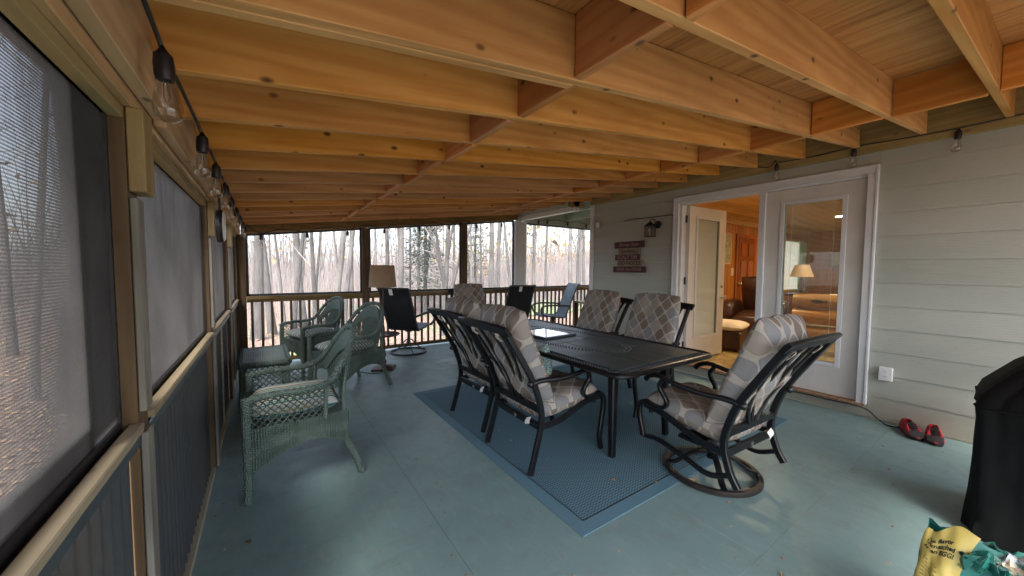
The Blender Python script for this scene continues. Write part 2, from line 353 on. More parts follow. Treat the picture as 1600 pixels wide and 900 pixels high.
c = mixc(t, mathn(t, 'MULTIPLY', ramp(t, n1, [(.45, (0,)*3), (.65, (1,)*3)]), .55), c, (.13, .128, .122))
oi = N(t, 'ObjectInfo'); hv = N(t, 'HueSaturation'); L(t, c, hv.inputs['Color']); L(t, mathn(t, 'ADD', mathn(t, 'MULTIPLY', oi.outputs['Random'], .7), .6), hv.inputs['Value'])
L(t, hv.outputs[0], b.inputs['Base Color']); b.inputs['Roughness'].default_value = .9; bump(t, b, n2, .6, .02)
plain('twig', (.17, .155, .158), .9, var=.35)
plain('needles', (.016, .034, .018), .8, var=.4, nscale=3)
plain('golden_leaf', (.22, .15, .055), .8, var=.4, nscale=3)

# ---------------------------------------------------------------- mesh helpers
class MB:
    def __init__(s): s.v = []; s.f = []; s.uv = []; s.mi = []; s.cur = 0
    def add(s, vs, fs, uvs=None):
        o = len(s.v); s.v += [tuple(x) for x in vs]
        s.uv += [tuple(x) for x in uvs] if uvs else [(x[0]+x[1], x[2]) for x in vs]
        s.f += [tuple(i+o for i in f) for f in fs]; s.mi += [s.cur]*len(fs); return s
    def box(s, x0, x1, y0, y1, z0, z1, M=None):
        vs = [Vector((x, y, z)) for z in (z0, z1) for y in (y0, y1) for x in (x0, x1)]
        if M is not None: vs = [M @ v for v in vs]
        return s.add(vs, [(0, 2, 3, 1), (4, 5, 7, 6), (0, 1, 5, 4), (2, 6, 7, 3), (0, 4, 6, 2), (1, 3, 7, 5)])
    def tube(s, pts, r, n=8, closed=False, sec=None, up=None, caps=True, M=None):
        P = [Vector(p) for p in pts]; m = len(P); rr = r if isinstance(r, (list, tuple)) else [r]*m
        vs = []; uv = []; prev = None; dist = 0
        for i in range(m):
            if closed: tg = P[(i+1) % m]-P[i-1]
            else: tg = P[min(i+1, m-1)]-P[max(i-1, 0)]
            tg.normalize()
            if i: dist += (P[i]-P[i-1]).length
            if up is not None: a = Vector(up)
            elif prev is None: a = Vector((0, 0, 1)) if abs(tg.z) < .9 else Vector((1, 0, 0))
            else: a = prev
            a = (a-tg*a.dot(tg))
            if a.length < 1e-6: a = tg.orthogonal()
            a.normalize(); prev = a; c = tg.cross(a)
            if sec:   # rectangle with small chamfer; sec=(half size along up, half size across)
                h, w_ = sec[0]*(rr[i] if r else 1), sec[1]*(rr[i] if r else 1); k = min(h, w_)*.3
                offs = [(h-k, w_), (h, w_-k), (h, -w_+k), (h-k, -w_), (-h+k, -w_), (-h, -w_+k), (-h, w_-k), (-h+k, w_)]
                for q, (x, y) in enumerate(offs): vs.append(P[i]+a*x+c*y); uv.append((dist, q*.01))
            else:
                for q in range(n):
                    an = 2*math.pi*q/n; vs.append(P[i]+a*(math.cos(an)*rr[i])+c*(math.sin(an)*rr[i])); uv.append((q*2*math.pi*rr[i]/n, dist))
        k = 8 if sec else n; fs = []
        for i in range(m if closed else m-1):
            for q in range(k):
                a0, a1 = i*k, ((i+1) % m)*k
                fs.append((a0+q, a0+(q+1) % k, a1+(q+1) % k, a1+q))
        if caps and not closed: fs.append(tuple(range(k))[::-1]); fs.append(tuple((m-1)*k+q for q in range(k)))
        if M is not None: vs = [M @ v for v in vs]
        return s.add(vs, fs, uv)
    def lathe(s, prof, n=16, M=None, closed=False):
        vs = []; uv = []
        for r, z in prof:
            for q in range(n):
                an = 2*math.pi*q/n; vs.append(Vector((r*math.cos(an), r*math.sin(an), z))); uv.append((q*2*math.pi*max(r, .01)/n, z))
        m = len(prof); fs = [(i*n+q, i*n+(q+1) % n, (i+1)*n+(q+1) % n, (i+1)*n+q) for i in range(m-1) for q in range(n)]
        if prof[0][0] > 1e-5 and not closed: fs.append(tuple(range(n))[::-1])
        if prof[-1][0] > 1e-5 and not closed: fs.append(tuple((m-1)*n+q for q in range(n)))
        if closed: fs += [((m-1)*n+q, (m-1)*n+(q+1) % n, (q+1) % n, q) for q in range(n)]
        if M is not None: vs = [M @ v for v in vs]
        return s.add(vs, fs, uv)
    def surf(s, fn, nu, nv, cu=False, thick=0, uvs=None, M=None):
        vs = []; uv = []
        for j in range(nv+1):
            for i in range(nu if cu else nu+1):
                u, v_ = i/nu, j/nv; p = fn(u, v_); vs.append(Vector(p)); uv.append(uvs(u, v_) if uvs else (u, v_))
        k = nu if cu else nu+1
        fs = [(j*k+i, j*k+(i+1) % k, (j+1)*k+(i+1) % k, (j+1)*k+i) for j in range(nv) for i in range(nu)]
        if M is not None: vs = [M @ v for v in vs]
        return s.add(vs, fs, uv)
    def build(s, name, mat, parent=None, sharp=35, bevel=0, solid=0, loc=None, rot=None):
        me = bpy.data.meshes.new(name); me.from_pydata(s.v, [], s.f)
        mats = mat if isinstance(mat, (list, tuple)) else [mat]
        for mm in mats: me.materials.append(MATS[mm])
        if len(mats) > 1: me.polygons.foreach_set('material_index', s.mi)
        ul = me.uv_layers.new(name='UVMap')
        li = np.empty(len(me.loops), dtype=np.int32); me.loops.foreach_get('vertex_index', li)
        ul.data.foreach_set('uv', np.array(s.uv, dtype=np.float32)[li].ravel())
        if bevel or solid:
            bm = bmesh.new(); bm.from_mesh(me)
            if solid: bmesh.ops.solidify(bm, geom=bm.faces[:], thickness=solid)
            if bevel: bmesh.ops.bevel(bm, geom=bm.edges[:], offset=bevel, segments=1, affect='EDGES')
            bmesh.ops.recalc_face_normals(bm, faces=bm.faces[:]); bm.to_mesh(me); bm.free()
        me.polygons.foreach_set('use_smooth', [True]*len(me.polygons)); me.set_sharp_from_angle(angle=R(sharp)); me.update()
        return link(name, me, parent, loc, rot)
def link(name, me, parent=None, loc=None, rot=None):
    o = bpy.data.objects.new(name, me); C.objects.link(o)
    if parent: o.parent = parent
    if loc is not None: o.location = loc
    if rot is not None: o.rotation_euler = rot
    return o
def thing(name, label, cat, loc=(0, 0, 0), rz=0, group=None):
    o = bpy.data.objects.new(name, None); C.objects.link(o); o.empty_display_size = .1
    o.location = loc; o.rotation_euler = (0, 0, rz); o['label'] = label; o['category'] = cat
    if group: o['group'] = group
    return o
def tag(o, label=None, cat=None, group=None, kind=None):
    for k, v in (('label', label), ('category', cat), ('group', group), ('kind', kind)):
        if v: o[k] = v
    return o
KIDS = {}
def children(o): return [c for c in bpy.data.objects if c.parent == o]
def dup(o, parent=None, depth=0, **kw):
    c = o.copy(); C.objects.link(c); c.parent = parent
    for ch in o.children: dup(ch, c)
    for k, v in kw.items(): c[k] = v
    return c
def B(name, mat, parent, x0, x1, y0, y1, z0, z1, bevel=.003, M=None):
    return MB().box(x0, x1, y0, y1, z0, z1, M).build(name, mat, parent, bevel=bevel)
def bez(pts, n=6):          # Catmull-Rom through points
    P = [Vector(p) for p in pts]; P = [2*P[0]-P[1]] + P + [2*P[-1]-P[-2]]; out = []
    for i in range(1, len(P)-2):
        for k in range(n):
            t_ = k/n; a, b_, c_, d = P[i-1], P[i], P[i+1], P[i+2]
            out.append(.5*((2*b_)+(c_-a)*t_+(2*a-5*b_+4*c_-d)*t_*t_+(3*b_-a-3*c_+d)*t_**3))
    out.append(P[-2]); return out
def pillow(w_, h, th, n=14, pw=5, wr=.0, seed=1):     # cushion lying in XY, thickness Z, both faces; returns MB
    rnd = random.Random(seed); ph = [rnd.uniform(0, 6) for _ in range(6)]; mb = MB()
    for sgn in (1, -1):
        def f(u, v_):
            a, b_ = 2*u-1, 2*v_-1
            x = a*math.sqrt(1-.10*b_*b_)*w_/2; y = b_*math.sqrt(1-.10*a*a)*h/2
            e = max(0, 1-abs(a)**pw)**.5*max(0, 1-abs(b_)**pw)**.5
            k = 1+wr*(math.sin(7*a+ph[0]+3*b_)+math.sin(9*b_+ph[1])+.6*math.sin(15*a*b_+ph[2]))
            return (x, y, sgn*th/2*e*k)
        nu = n if sgn == 1 else n
        vs = []; uv = []
        for j in range(nu+1):
            for i in range(nu+1):
                u = .5-.5*math.cos(math.pi*i/nu); v_ = .5-.5*math.cos(math.pi*j/nu); p = f(u, v_); vs.append(p); uv.append((p[0]+(0 if sgn > 0 else .3), p[1]))
        fs = []
        for j in range(nu):
            for i in range(nu):
                q = (j*(nu+1)+i, j*(nu+1)+i+1, (j+1)*(nu+1)+i+1, (j+1)*(nu+1)+i); fs.append(q if sgn > 0 else q[::-1])
        mb.add(vs, fs, uv)
    return mb
def xf(mb, M): mb.v = [tuple(M @ Vector(p)) for p in mb.v]; return mb
def frame(o, x, y, z):    # matrix from origin and axes
    m_ = Matrix.Identity(4)
    for i in range(3): m_[i][0], m_[i][1], m_[i][2], m_[i][3] = x[i], y[i], z[i], o[i]
    return m_
def text_mesh(s, size, depth=.0015, shear=0, bold=0):
    cu = bpy.data.curves.new('lettering', 'FONT'); cu.body = s; cu.size = size; cu.extrude = depth; cu.align_x = 'CENTER'; cu.align_y = 'CENTER'; cu.shear = shear; cu.offset = bold; cu.resolution_u = 3
    o = bpy.data.objects.new('lettering', cu); C.objects.link(o)
    dg = bpy.context.evaluated_depsgraph_get(); me = bpy.data.meshes.new_from_object(o.evaluated_get(dg))
    bpy.data.objects.remove(o); bpy.data.curves.remove(cu); return me
def lettering(s, size, mat, parent, M, **kw):
    me = text_mesh(s, size, **kw); me.materials.clear(); me.materials.append(MATS[mat]); me.transform(M)
    o = bpy.data.objects.new('lettering', me); C.objects.link(o); o.parent = parent; return o

XL, XR, YF = -.29, 4.72, 6.29
SL = .12; ZB0 = 1.965
def zb(x): return ZB0 + SL*(x-XL)
ANG = -math.atan(SL)

# ================================================================ OUTDOOR GROUND
def gz(x, y):
    d = math.hypot(x, y); z = -.62 - .02*max(0, min(y-7, 10)) + .10*math.sin(x*.31)*math.sin(y*.27+1)
    a = math.degrees(math.atan2(x, y))
    z += max(0, d-26)*.035 + max(0, (a-28)/40)*max(0, d-30)*.10 if -60 < a < 130 else max(0, d-26)*.02
    return z
mb = MB(); RS = [0, 2, 4, 6, 8, 10, 12, 14, 17, 20, 24, 28, 33, 40, 50, 62, 78, 100, 130, 170, 230, 320]
na = 72; vs = []; fs = []
for r_ in RS:
    for k in range(na):
        a = 2*math.pi*k/na; x, y = r_*math.sin(a), r_*math.cos(a)
        vs.append((x, y, gz(x, y) if r_ < 130 else gz(x*130/r_, y*130/r_)))
for i in range(len(RS)-1):
    for k in range(na): fs.append((i*na+k, i*na+(k+1) % na, (i+1)*na+(k+1) % na, (i+1)*na+k)[::-1])
mb.add(vs, fs); g = mb.build('ground', 'leaf_litter', sharp=80); g['kind'] = 'structure'

# lawn strip of grass beyond the far railing
def lawn(u, v_):
    x = -.5+u*9; y = 7.5+v_*2.6+.4*math.sin(x*1.3); return (x, y, gz(x, y)+.03)
o = MB().surf(lawn, 24, 6).build('lawn', 'grass', sharp=80); o['kind'] = 'structure'
def lawn2(u, v_):
    x = 10+u*16; y = 13+v_*6+.6*math.sin(x*.9)+(x-10)*.2; return (x, y, gz(x, y)+.03)
o = MB().surf(lawn2, 24, 8).build('lawn', 'grass', sharp=80); o['kind'] = 'structure'

# ================================================================ PORCH FLOOR
root = thing('porch_floor', 'painted grey green porch floor boards under the furniture', 'floor'); root['kind'] = 'structure'; del root['category']
o = B('subfloor', 'treated_x', root, -.46, 9.2, -1.4, 6.46, -.22, -.022)
xs = [-.46, .76, 1.98, 3.20, 4.42, 5.64, 6.86, 8.08, 9.2]; ysl = [[-1.4, .73, 3.17, 5.61, 6.45], [-1.4, .73, 3.17, 5.61, 6.45]]
for i in range(len(xs)-1):
    ys = ysl[i % 2]
    for j in range(len(ys)-1):
        B('floor_sheet', 'floor_paint', root, xs[i]+.0006, xs[i+1]-.0006, ys[j]+.0006, ys[j+1]-.0006, -.02, 0, bevel=.0007)
B('rim_board', 'treated_y', root, -.50, -.463, -1.4, 6.46, -.36, -.005)
B('rim_board', 'treated_x', root, -.50, 9.2, 6.463, 6.50, -.36, -.005)
def spill(u, v_):
    a = u*2*math.pi; r_ = v_*(.20+.05*math.sin(3*a+1)+.04*math.sin(5*a)+.03*math.sin(9*a)); return (2.42+r_*1.35*math.cos(a), 5.02+r_*math.sin(a)*.9, .0035)
o = MB().surf(spill, 40, 2, cu=True).build('paint_spill', 'paint_spill', root)

# ================================================================ PORCH ROOF
roof = thing('porch_roof', 'open timber porch roof with pine joists, blocking and plywood above', 'roof')
JY = [.62+.42*k for k in range(-4, 14)]
LJ = (4.62-(-.25))/math.cos(math.atan(SL))
jm = None; rj = random.Random(3)
for k, y in enumerate(JY):
    if jm is None:
        o = MB().box(0, LJ, 0, .038, 0, .235).build('joist', 'joist_wood', roof, bevel=.003); jm = o.data
    else: o = link('joist', jm, roof)
    o.location = (-.25, y+rj.uniform(-.008, .008), zb(-.25)+rj.uniform(-.003, .003)); o.rotation_euler = (rj.uniform(-.012, .012), ANG, rj.uniform(-.0025, .0025))
# sistered second board on the doubled joist
o = MB().box(0, 1.25, 0, .036, 0, .232).build('sister_joist', 'joist_wood', roof, bevel=.003); o.location = (-.22, JY[5]+.041, zb(-.22)-.004); o.rotation_euler = (0, ANG, 0)
bl = None
for xb in (1.0, 3.42):
    for k in range(len(JY)-1):
        if bl is None: bl = MB().box(-.019, .019, .041, .417, 0, .232).build('blocking', 'blocking_wood', roof, bevel=.0025).data; o = bpy.data.objects['blocking']
        else: o = link('blocking', bl, roof)
        x = xb+(.018 if k % 2 else -.014)+rj.uniform(-.006, .006)+(.02 if xb < 2 else -.02)*max(0, 1-abs(k-6)/6)
        o.location = (x, JY[k], zb(x)-.004+rj.uniform(-.004, .004))
# plywood sheets
for i in range(4):
    for j in range(4):
        x0 = -.45+1.34*i; x1 = min(x0+1.337, 4.76); y0 = -1.25+2.44*j-(.0 if i % 2 else .9); y1 = y0+2.437
        y1 = min(y1, 6.55)
        if y1-y0 < .1: continue
        o = MB().box(0, (x1-x0)/math.cos(ANG), 0, y1-y0, 0, .015).build('plywood_sheet', 'plywood', roof); o.location = (x0, y0, zb(x0)+.2385); o.rotation_euler = (0, ANG, 0)
o = MB().box(0, 5.6, -1.6, 6.75, 0, .02).build('roof_covering', 'black_plastic', roof); o.location = (-.7, 0, zb(-.7)+.26); o.rotation_euler = (0, ANG, 0)
B('ledger_board', 'treated_y', roof, 4.675, 4.716, -1.3, 4.50, 2.50, 2.81)
B('end_joist', 'treated_x', roof, 4.30, 4.66, 4.6, 4.64, 2.46, 2.75)
# left header beam: three overlapping plies and an upper plate
B('beam_ply', 'beam_wood', roof, -.40, -.285, -1.3, 6.40, 1.835, 2.095)
B('beam_ply', 'beam_wood', roof, -.282, -.246, -1.3, 1.62, 1.868, 2.100)
B('beam_ply', 'beam_wood', roof, -.282, -.250, 1.63, 2.95, 1.850, 2.098)
B('beam_ply', 'beam_wood', roof, -.282, -.254, 2.96, 6.20, 1.840, 2.096)
B('top_plate', 'treated_y', roof, -.39, -.252, -1.3, 6.40, 2.108, 2.20)
B('screen_trim', 'treated_y', roof, -.355, -.303, -1.3, 6.22, 1.80, 1.833)
# far header following the roof slope
def slope_box(name, mat, x0, x1, y0, y1, dz0, dz1, parent):
    mb = MB(); vs = [(x, y, zb(x)+dz) for dz in (dz0, dz1) for y in (y0, y1) for x in (x0, x1)]
    mb.add(vs, [(0, 2, 3, 1), (4, 5, 7, 6), (0, 1, 5, 4), (2, 6, 7, 3), (0, 4, 6, 2), (1, 3, 7, 5)]); return mb.build(name, mat, parent, bevel=.003)
slope_box('end_header', 'treated_x', -.25, 4.384, 6.24, 6.34, -.11, -.003, roof)
slope_box('end_rafter', 'joist_wood', -.25, 4.384, 6.245, 6.335, .0, .23, roof)

# ================================================================ LEFT SCREEN WALL
lw = thing('screen_wall', 'long screened side wall with dark mesh, timber posts and corrugated lower panels', 'wall')
PY = [-.30, 1.47, 3.20, 4.75, 6.24]
for i, y in enumerate(PY):
    B('post', 'treated_z', lw, -.42, -.302, y-.05, y+.05, 0.0, 1.833)
    if i < 4:
        B('batten', 'grey_batten', lw, -.300, -.284, y-.049, y+.02, .99 if i else .99, 1.59)
        B('bracket_block', 'bracket_wood', lw, -.300, -.264, y-.0495, y+.05, 1.605, 1.832)
        B('lower_batten', 'grey_batten', lw, -.300, -.284, y-.049, y+.02, .03, .93)
for i in range(4):
    y0, y1 = PY[i]+.052, PY[i+1]-.052
    B('rail', 'weathered_rail', lw, -.321, -.2885, y0+.004, y1-.004, .938, .962)
    B('ledge', 'treated_z', lw, -.36, -.327, y0, y1, .925, .945)
    B('lower_trim', 'steel_grey', lw, -.322, -.298, y0, y1, .895, .928)
    fr = MB()
    for a in ((-.347, -.333, y0, y1, .946, .975), (-.347, -.333, y0, y1, 1.80, 1.833), (-.347, -.333, y0, y0+.014, .975, 1.80), (-.347, -.333, y1-.014, y1, .975, 1.80)): fr.box(*a)
    fr.build('screen_frame', 'screen_frame', lw)
    MB().add([(-.340, y0+.014, .975), (-.340, y1-.014, .975), (-.340, y1-.014, 1.80), (-.340, y0+.014, 1.80)], [(0, 1, 2, 3)]).build('screen', 'side_mesh', lw)
    if i == 0:      # added strips imitating a dark exposure band by post and sill; tan strip outside
        MB().add([(-.346, y1-.17, .99), (-.346, y1-.002, .99), (-.346, y1-.002, 1.80), (-.346, y1-.17, 1.80)], [(0, 1, 2, 3)]).build('exposure_band', 'exposure_mesh', lw)
        MB().add([(-.346, y0, .976), (-.346, y1-.171, .976), (-.346, y1-.171, 1.035), (-.346, y0, 1.035)], [(0, 1, 2, 3)]).build('exposure_band', 'exposure_mesh', lw)
        B('tan_strip', 'bracket_wood', lw, -.362, -.350, y1-.205, y1-.172, .93, 1.84)
    n = int((y1-y0)/.07*8)
    MB().surf(lambda u, v_: (-.335+.011*math.sin(2*math.pi*(y0+u*(y1-y0))/.07), y0+u*(y1-y0), -.002+v_*.93), n, 1).build('corrugated_panel', 'corrugated', lw, sharp=80)
    B('base_trim', 'pale_rail', lw, -.36, -.303, y0, y1, .0005, .034)
    B('center_batten', 'pale_rail', lw, -.322, -.309, (y0+y1)/2-.008, (y0+y1)/2+.008, .036, .89) if i >= 2 else None

# ================================================================ FAR SCREEN WALL
fw = thing('screened_railing', 'far porch end wall of screens above a brown baluster railing', 'railing')
def post(x0, x1, z1, mat='treated_z', nm='post'): return B(nm, mat, fw, x0, x1, 6.235, 6.345, 0, z1)
post(-.30, -.21, zb(-.25)-.115, 'treated_z'); post(1.325, 1.425, zb(1.37)-.117); post(3.10, 3.20, zb(3.15)-.117)
bays = [(-.208, 1.322), (1.428, 3.097), (3.203, 4.31), (4.595, 8.2)]
bal = MB().box(-.016, .016, -.016, .016, .085, .905)
for bi, (x0, x1) in enumerate(bays):
    zt = .95 if bi < 4 else .95
    B('top_rail', 'treated_x', fw, x0+.002, x1-.002, 6.235, 6.33, .945, .99); B('upper_rail', 'treated_x', fw, x0+.002, x1-.002, 6.265, 6.305, .905, .943)
    B('bottom_rail', 'treated_x', fw, x0+.002, x1-.002, 6.255, 6.315, .03, .085)
    n = round((x1-x0)/.117)
    for k in range(n):
        x = x0+(k+.5)*(x1-x0)/n
        if 'baluster_me' not in KIDS: o = bal.build('baluster', 'baluster_wood', fw); KIDS['baluster_me'] = o.data
        else: o = link('baluster', KIDS['baluster_me'], fw)
        o.location = (x, 6.285, 0)
    zt0, zt1 = (zb(x0)-.112, zb(x1)-.112) if bi < 3 else (2.375, 2.375)
    fr = MB()
    def pr(a, b_, yy=(6.276, 6.294), w_=.016):
        fr.tube([a, b_], 0, sec=(w_, .009), up=(0, 0, 1) if abs(a[2]-b_[2]) < .6 else (1, 0, 0))
    pr((x0, 6.285, 1.008), (x1, 6.285, 1.008)); pr((x0, 6.285, zt0-.018), (x1, 6.285, zt1-.018)); pr((x0+.016, 6.285, 1.0), (x0+.016, 6.285, zt0)); pr((x1-.016, 6.285, 1.0), (x1-.016, 6.285, zt1))
    fr.build('screen_frame', 'screen_frame', fw)
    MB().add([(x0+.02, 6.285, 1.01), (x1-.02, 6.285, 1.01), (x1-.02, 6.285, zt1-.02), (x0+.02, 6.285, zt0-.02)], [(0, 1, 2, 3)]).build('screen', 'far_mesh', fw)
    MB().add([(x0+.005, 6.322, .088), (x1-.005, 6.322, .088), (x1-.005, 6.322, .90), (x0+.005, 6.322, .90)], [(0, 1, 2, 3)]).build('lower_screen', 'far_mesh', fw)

# white column, white beam and the sage covered porch beyond the house corner
col = thing('porch_column', 'square white column at the end of the porch railing', 'column', (4.452, 6.29, 0))
B('shaft', 'white_trim', col, -.14, .14, -.065, .065, .10, 2.33); B('base', 'white_trim', col, -.15, .15, -.075, .075, 0, .098); B('cap', 'white_trim', col, -.15, .15, -.075, .075, 2.332, 2.39)
ap = thing('covered_porch', 'sage painted porch roof with white beam round the house corner', 'porch roof')
B('white_beam', 'white_trim', ap, 4.40, 4.52, 4.60, 6.36, 2.40, 2.475)
B('side_board', 'sage_trim', ap, 4.395, 4.525, 4.60, 6.40, 2.478, 2.95)
B('header', 'sage_trim', ap, 4.60, 9.2, 6.24, 6.36, 2.375, 2.657)
B('soffit', 'sage_trim', ap, 4.53, 9.2, 4.55, 6.40, 2.66, 2.70)
for k in range(5): B('rafter', 'sage_trim', ap, 4.9+.8*k, 4.95+.8*k, 4.56, 6.235, 2.50, 2.658)
B('outer_post', 'white_trim', ap, 8.22, 8.5, 6.24, 6.34, 0, 2.373)

# ================================================================ HOUSE WALL
hw = thing('house_wall', 'pale sage lap sided house wall beside the dining table', 'wall')
DY0, DY1, DZ = .917, 2.95, 2.385
PZ = [.012+.2135*k for k in range(13)]
def plank(y0, y1, z0, z1):
    if z1-z0 < .02 or y1-y0 < .02: return
    mb = MB(); rr = random.uniform(-.0006, .0006)
    vs = [(XR+.003+rr, y, z0) for y in (y0, y1)]+[(XR+.012, y, z0) for y in (y0, y1)]+[(XR+.0095, y, z1) for y in (y0, y1)]+[(XR+.0135, y, z1) for y in (y0, y1)]
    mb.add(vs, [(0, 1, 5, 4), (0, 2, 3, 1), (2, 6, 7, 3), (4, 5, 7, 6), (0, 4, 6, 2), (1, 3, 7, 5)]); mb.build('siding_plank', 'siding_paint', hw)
for z in PZ:
    z1 = z+.2115
    if z < .12: z1 = z+.2115
    for (a, b_) in ((-1.3, DY0-.002), (DY1+.002, 4.435)):
        if z < DZ: plank(a, b_, z, z1) if z1 < 2.60 else plank(a, b_, z, 2.60)
    if z1 > DZ: plank(DY0, DY1, max(z, DZ+.002), min(z1, 2.60))
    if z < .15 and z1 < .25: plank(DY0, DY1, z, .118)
B('corner_board', 'white_trim', hw, 4.705, 4.75, 4.437, 4.52, 0, 2.66); B('corner_board', 'white_trim', hw, 4.752, 4.85, 4.48, 4.515, 0, 2.66)
core = MB()
for a in ((XR+.015, XR+.13, -1.3, DY0+.03, 0, 2.7), (XR+.015, XR+.13, DY1-.03, 4.47, 0, 2.7), (XR+.015, XR+.13, DY0+.03, DY1-.03, DZ-.03, 2.7), (XR+.015, XR+.13, DY0+.03, DY1-.03, 0, .115)): core.box(*a)
core.build('wall_core', 'cream_cloth', hw)
core = MB().box(4.86, 14.5, 4.45, 4.50, -.3, 2.9); core.box(14.4, 14.5, -2, 4.45, -.3, 2.9); core.box(4.75, 14.4, -1.42, -1.32, -.3, 2.9)
core = None

# ================================================================ FRENCH DOORS
fd = thing('french_door', 'white double french doors, left leaf open into the lit room', 'door', (0, 0, 0))
X0 = XR-.028
B('casing', 'white_trim', fd, X0, XR+.014, DY1-.075, DY1, .135, DZ-.077); B('casing', 'white_trim', fd, X0, XR+.014, DY0, DY0+.075, .135, DZ-.077); B('casing', 'white_trim', fd, X0, XR+.014, DY0, DY1, DZ-.075, DZ)
B('casing_edge', 'white_trim', fd, X0-.008, X0-.001, DY0, DY0+.02, .135, DZ-.0); B('casing_edge', 'white_trim', fd, X0-.008, X0-.001, DY1-.02, DY1, .135, DZ); B('casing_edge', 'white_trim', fd, X0-.008, X0-.001, DY0+.022, DY1-.022, DZ-.02, DZ)
B('jamb', 'white_trim', fd, XR+.016, XR+.13, DY1-.105, DY1-.062, .12, DZ-.1); B('jamb', 'white_trim', fd, XR+.016, XR+.13, DY0+.062, DY0+.085, .12, DZ-.1); B('jamb', 'white_trim', fd, XR+.016, XR+.13, DY0+.062, DY1-.062, DZ-.1, DZ-.062)
B('mullion', 'white_trim', fd, XR-.012, XR+.045, 1.836, 1.898, .14, DZ-.102)
B('threshold', 'table_wood', fd, XR-.045, XR+.14, DY0+.02, DY1-.02, .1185, .14)
def leaf(width, M, tilt=6):
    # local: u along width from hinge, x depth (0..0.045), z up
    z0, z1 = .145, DZ-.105; gw0, gw1 = .16, width-.16; gz0, gz1 = .44, 2.14
    dl = MB()
    for a in ((0, .045, 0, gw0, z0, z1), (0, .045, gw1, width, z0, z1), (0, .045, gw0, gw1, z0, gz0), (0, .045, gw0, gw1, gz1, z1)): dl.box(*a, M=M)
    lf = dl.build('door_leaf', 'door_white', fd)
    fr = MB()
    for s_ in ((-.012, 0), (.045, .057)):
        for a in ((s_[0], s_[1], gw0-.012, gw0+.028, gz0-.012, gz1+.012), (s_[0], s_[1], gw1-.028, gw1+.012, gz0-.012, gz1+.012), (s_[0], s_[1], gw0+.029, gw1-.029, gz0-.012, gz0+.028), (s_[0], s_[1], gw0+.029, gw1-.029, gz1-.028, gz1+.012)): fr.box(*a, M=M)
    fr.build('glazing_frame', 'white_trim', lf, bevel=.003)
    for xg in (.008, .036):
        MB().box(xg, xg+.003, gw0+.001, gw1-.001, gz0+.001, gz1-.001, M=M).build('pane', 'window_glass', lf)
    bl_ = MB(); n = 130
    for k in range(n):
        z = gz0+.03+(gz1-gz0-.06)*k/(n-1)
        Ms = M @ Matrix.Translation((.0235, 0, z)) @ Matrix.Rotation(R(tilt), 4, 'Y'); bl_.box(-.0075, .0075, gw0+.03, gw1-.03, -.0004, .0004, M=Ms)
    for yy in (gw0+.09, gw1-.09): bl_.box(.016, .0175, yy-.0012, yy+.0012, gz0+.02, gz1-.02, M=M)
    o = bl_.build('blind', 'white_plastic', lf); o['kind'] = 'stuff'
    return lf
W2 = .858
lf = leaf(W2, Matrix.Translation((XR+.02, .985, 0)))
M_open = Matrix.Translation((XR+.135, DY1-.112, 0)) @ Matrix.Rotation(R(-87.5), 4, 'Z') @ Matrix.Diagonal((-1, 1, 1, 1))
# opened leaf: swung about the left jamb into the room
M_open = frame(Vector((XR+.125, DY1-.112, 0)), Vector((math.cos(R(90-3)), -0, 0)), Vector((1, 0, 0)), Vector((0, 0, 1)))
th = R(3.0); ydir = Vector((math.cos(th), -math.sin(th), 0)); xdir = Vector((-math.sin(th), -math.cos(th), 0))
M_open = frame(Vector((XR+.12, DY1-.112, 0)), xdir, ydir, Vector((0, 0, 1)))
lf2 = leaf(.90, M_open, 62)
kn = MB().lathe([(.0, .0), (.026, 0), (.026, .008), (.012, .014), (.012, .035), (.028, .048), (.03, .062), (.02, .074), (0, .077)], 16, M_open @ Matrix.Translation((.045, .835, 1.0)) @ Matrix.Rotation(R(90), 4, 'Y')); kn.build('handle', 'silver', lf2)
MB().lathe([(0, 0), (.027, 0), (.027, .012), (.02, .02), (0, .02)], 16, M_open @ Matrix.Translation((.045, .835, 1.16)) @ Matrix.Rotation(R(90), 4, 'Y')).build('deadbolt', 'silver', lf2)
kn = MB().lathe([(.0, .0), (.026, 0), (.026, .008), (.012, .014), (.012, .035), (.028, .048), (.03, .062), (.02, .074), (0, .077)], 16, M_open @ Matrix.Translation((0, .835, 1.0)) @ Matrix.Rotation(R(-90), 4, 'Y')); kn.build('handle', 'silver', lf2)
for z in (.35, 1.25, 2.10): B('hinge', 'black_metal', fd, XR+.095, XR+.128, DY1-.121, DY1-.107, z-.05, z+.05)

# ================================================================ ROOM BEYOND THE DOORS
room = thing('living_room', 'warm lit pine panelled living room seen through the doors', 'room'); room['kind'] = 'structure'; del room['category']
ZR, YR, XB = 2.60, 4.2, 14.0
B('room_floor', 'vinyl_floor', room, XR+.132, XB, -1.3, YR, .06, .125)
for k in range(39):   # ceiling boards run along X
    y = -1.29+k*.141
    o = MB().box(XR+.135, XB-.01, y, y+.138, ZR, ZR+.018).build('ceiling_board', 'pine_ceiling', room, bevel=.003) if k == 0 else link('ceiling_board', cbm, room, (0, k*.141, 0))
    if k == 0: cbm = o.data
wx0, wx1, wz0, wz1 = 12.0, 13.45, .86, 2.25
pb = MB().box(0, .137, YR, YR+.018, .128, ZR-.13).build('panel_board', 'pine_panel', room, bevel=.003); pb.location.x = XR+.16
x = XR+.30
lo = MB().box(0, .137, YR, YR+.018, .128, wz0-.05).data if False else None
pbl = None; pbu = None
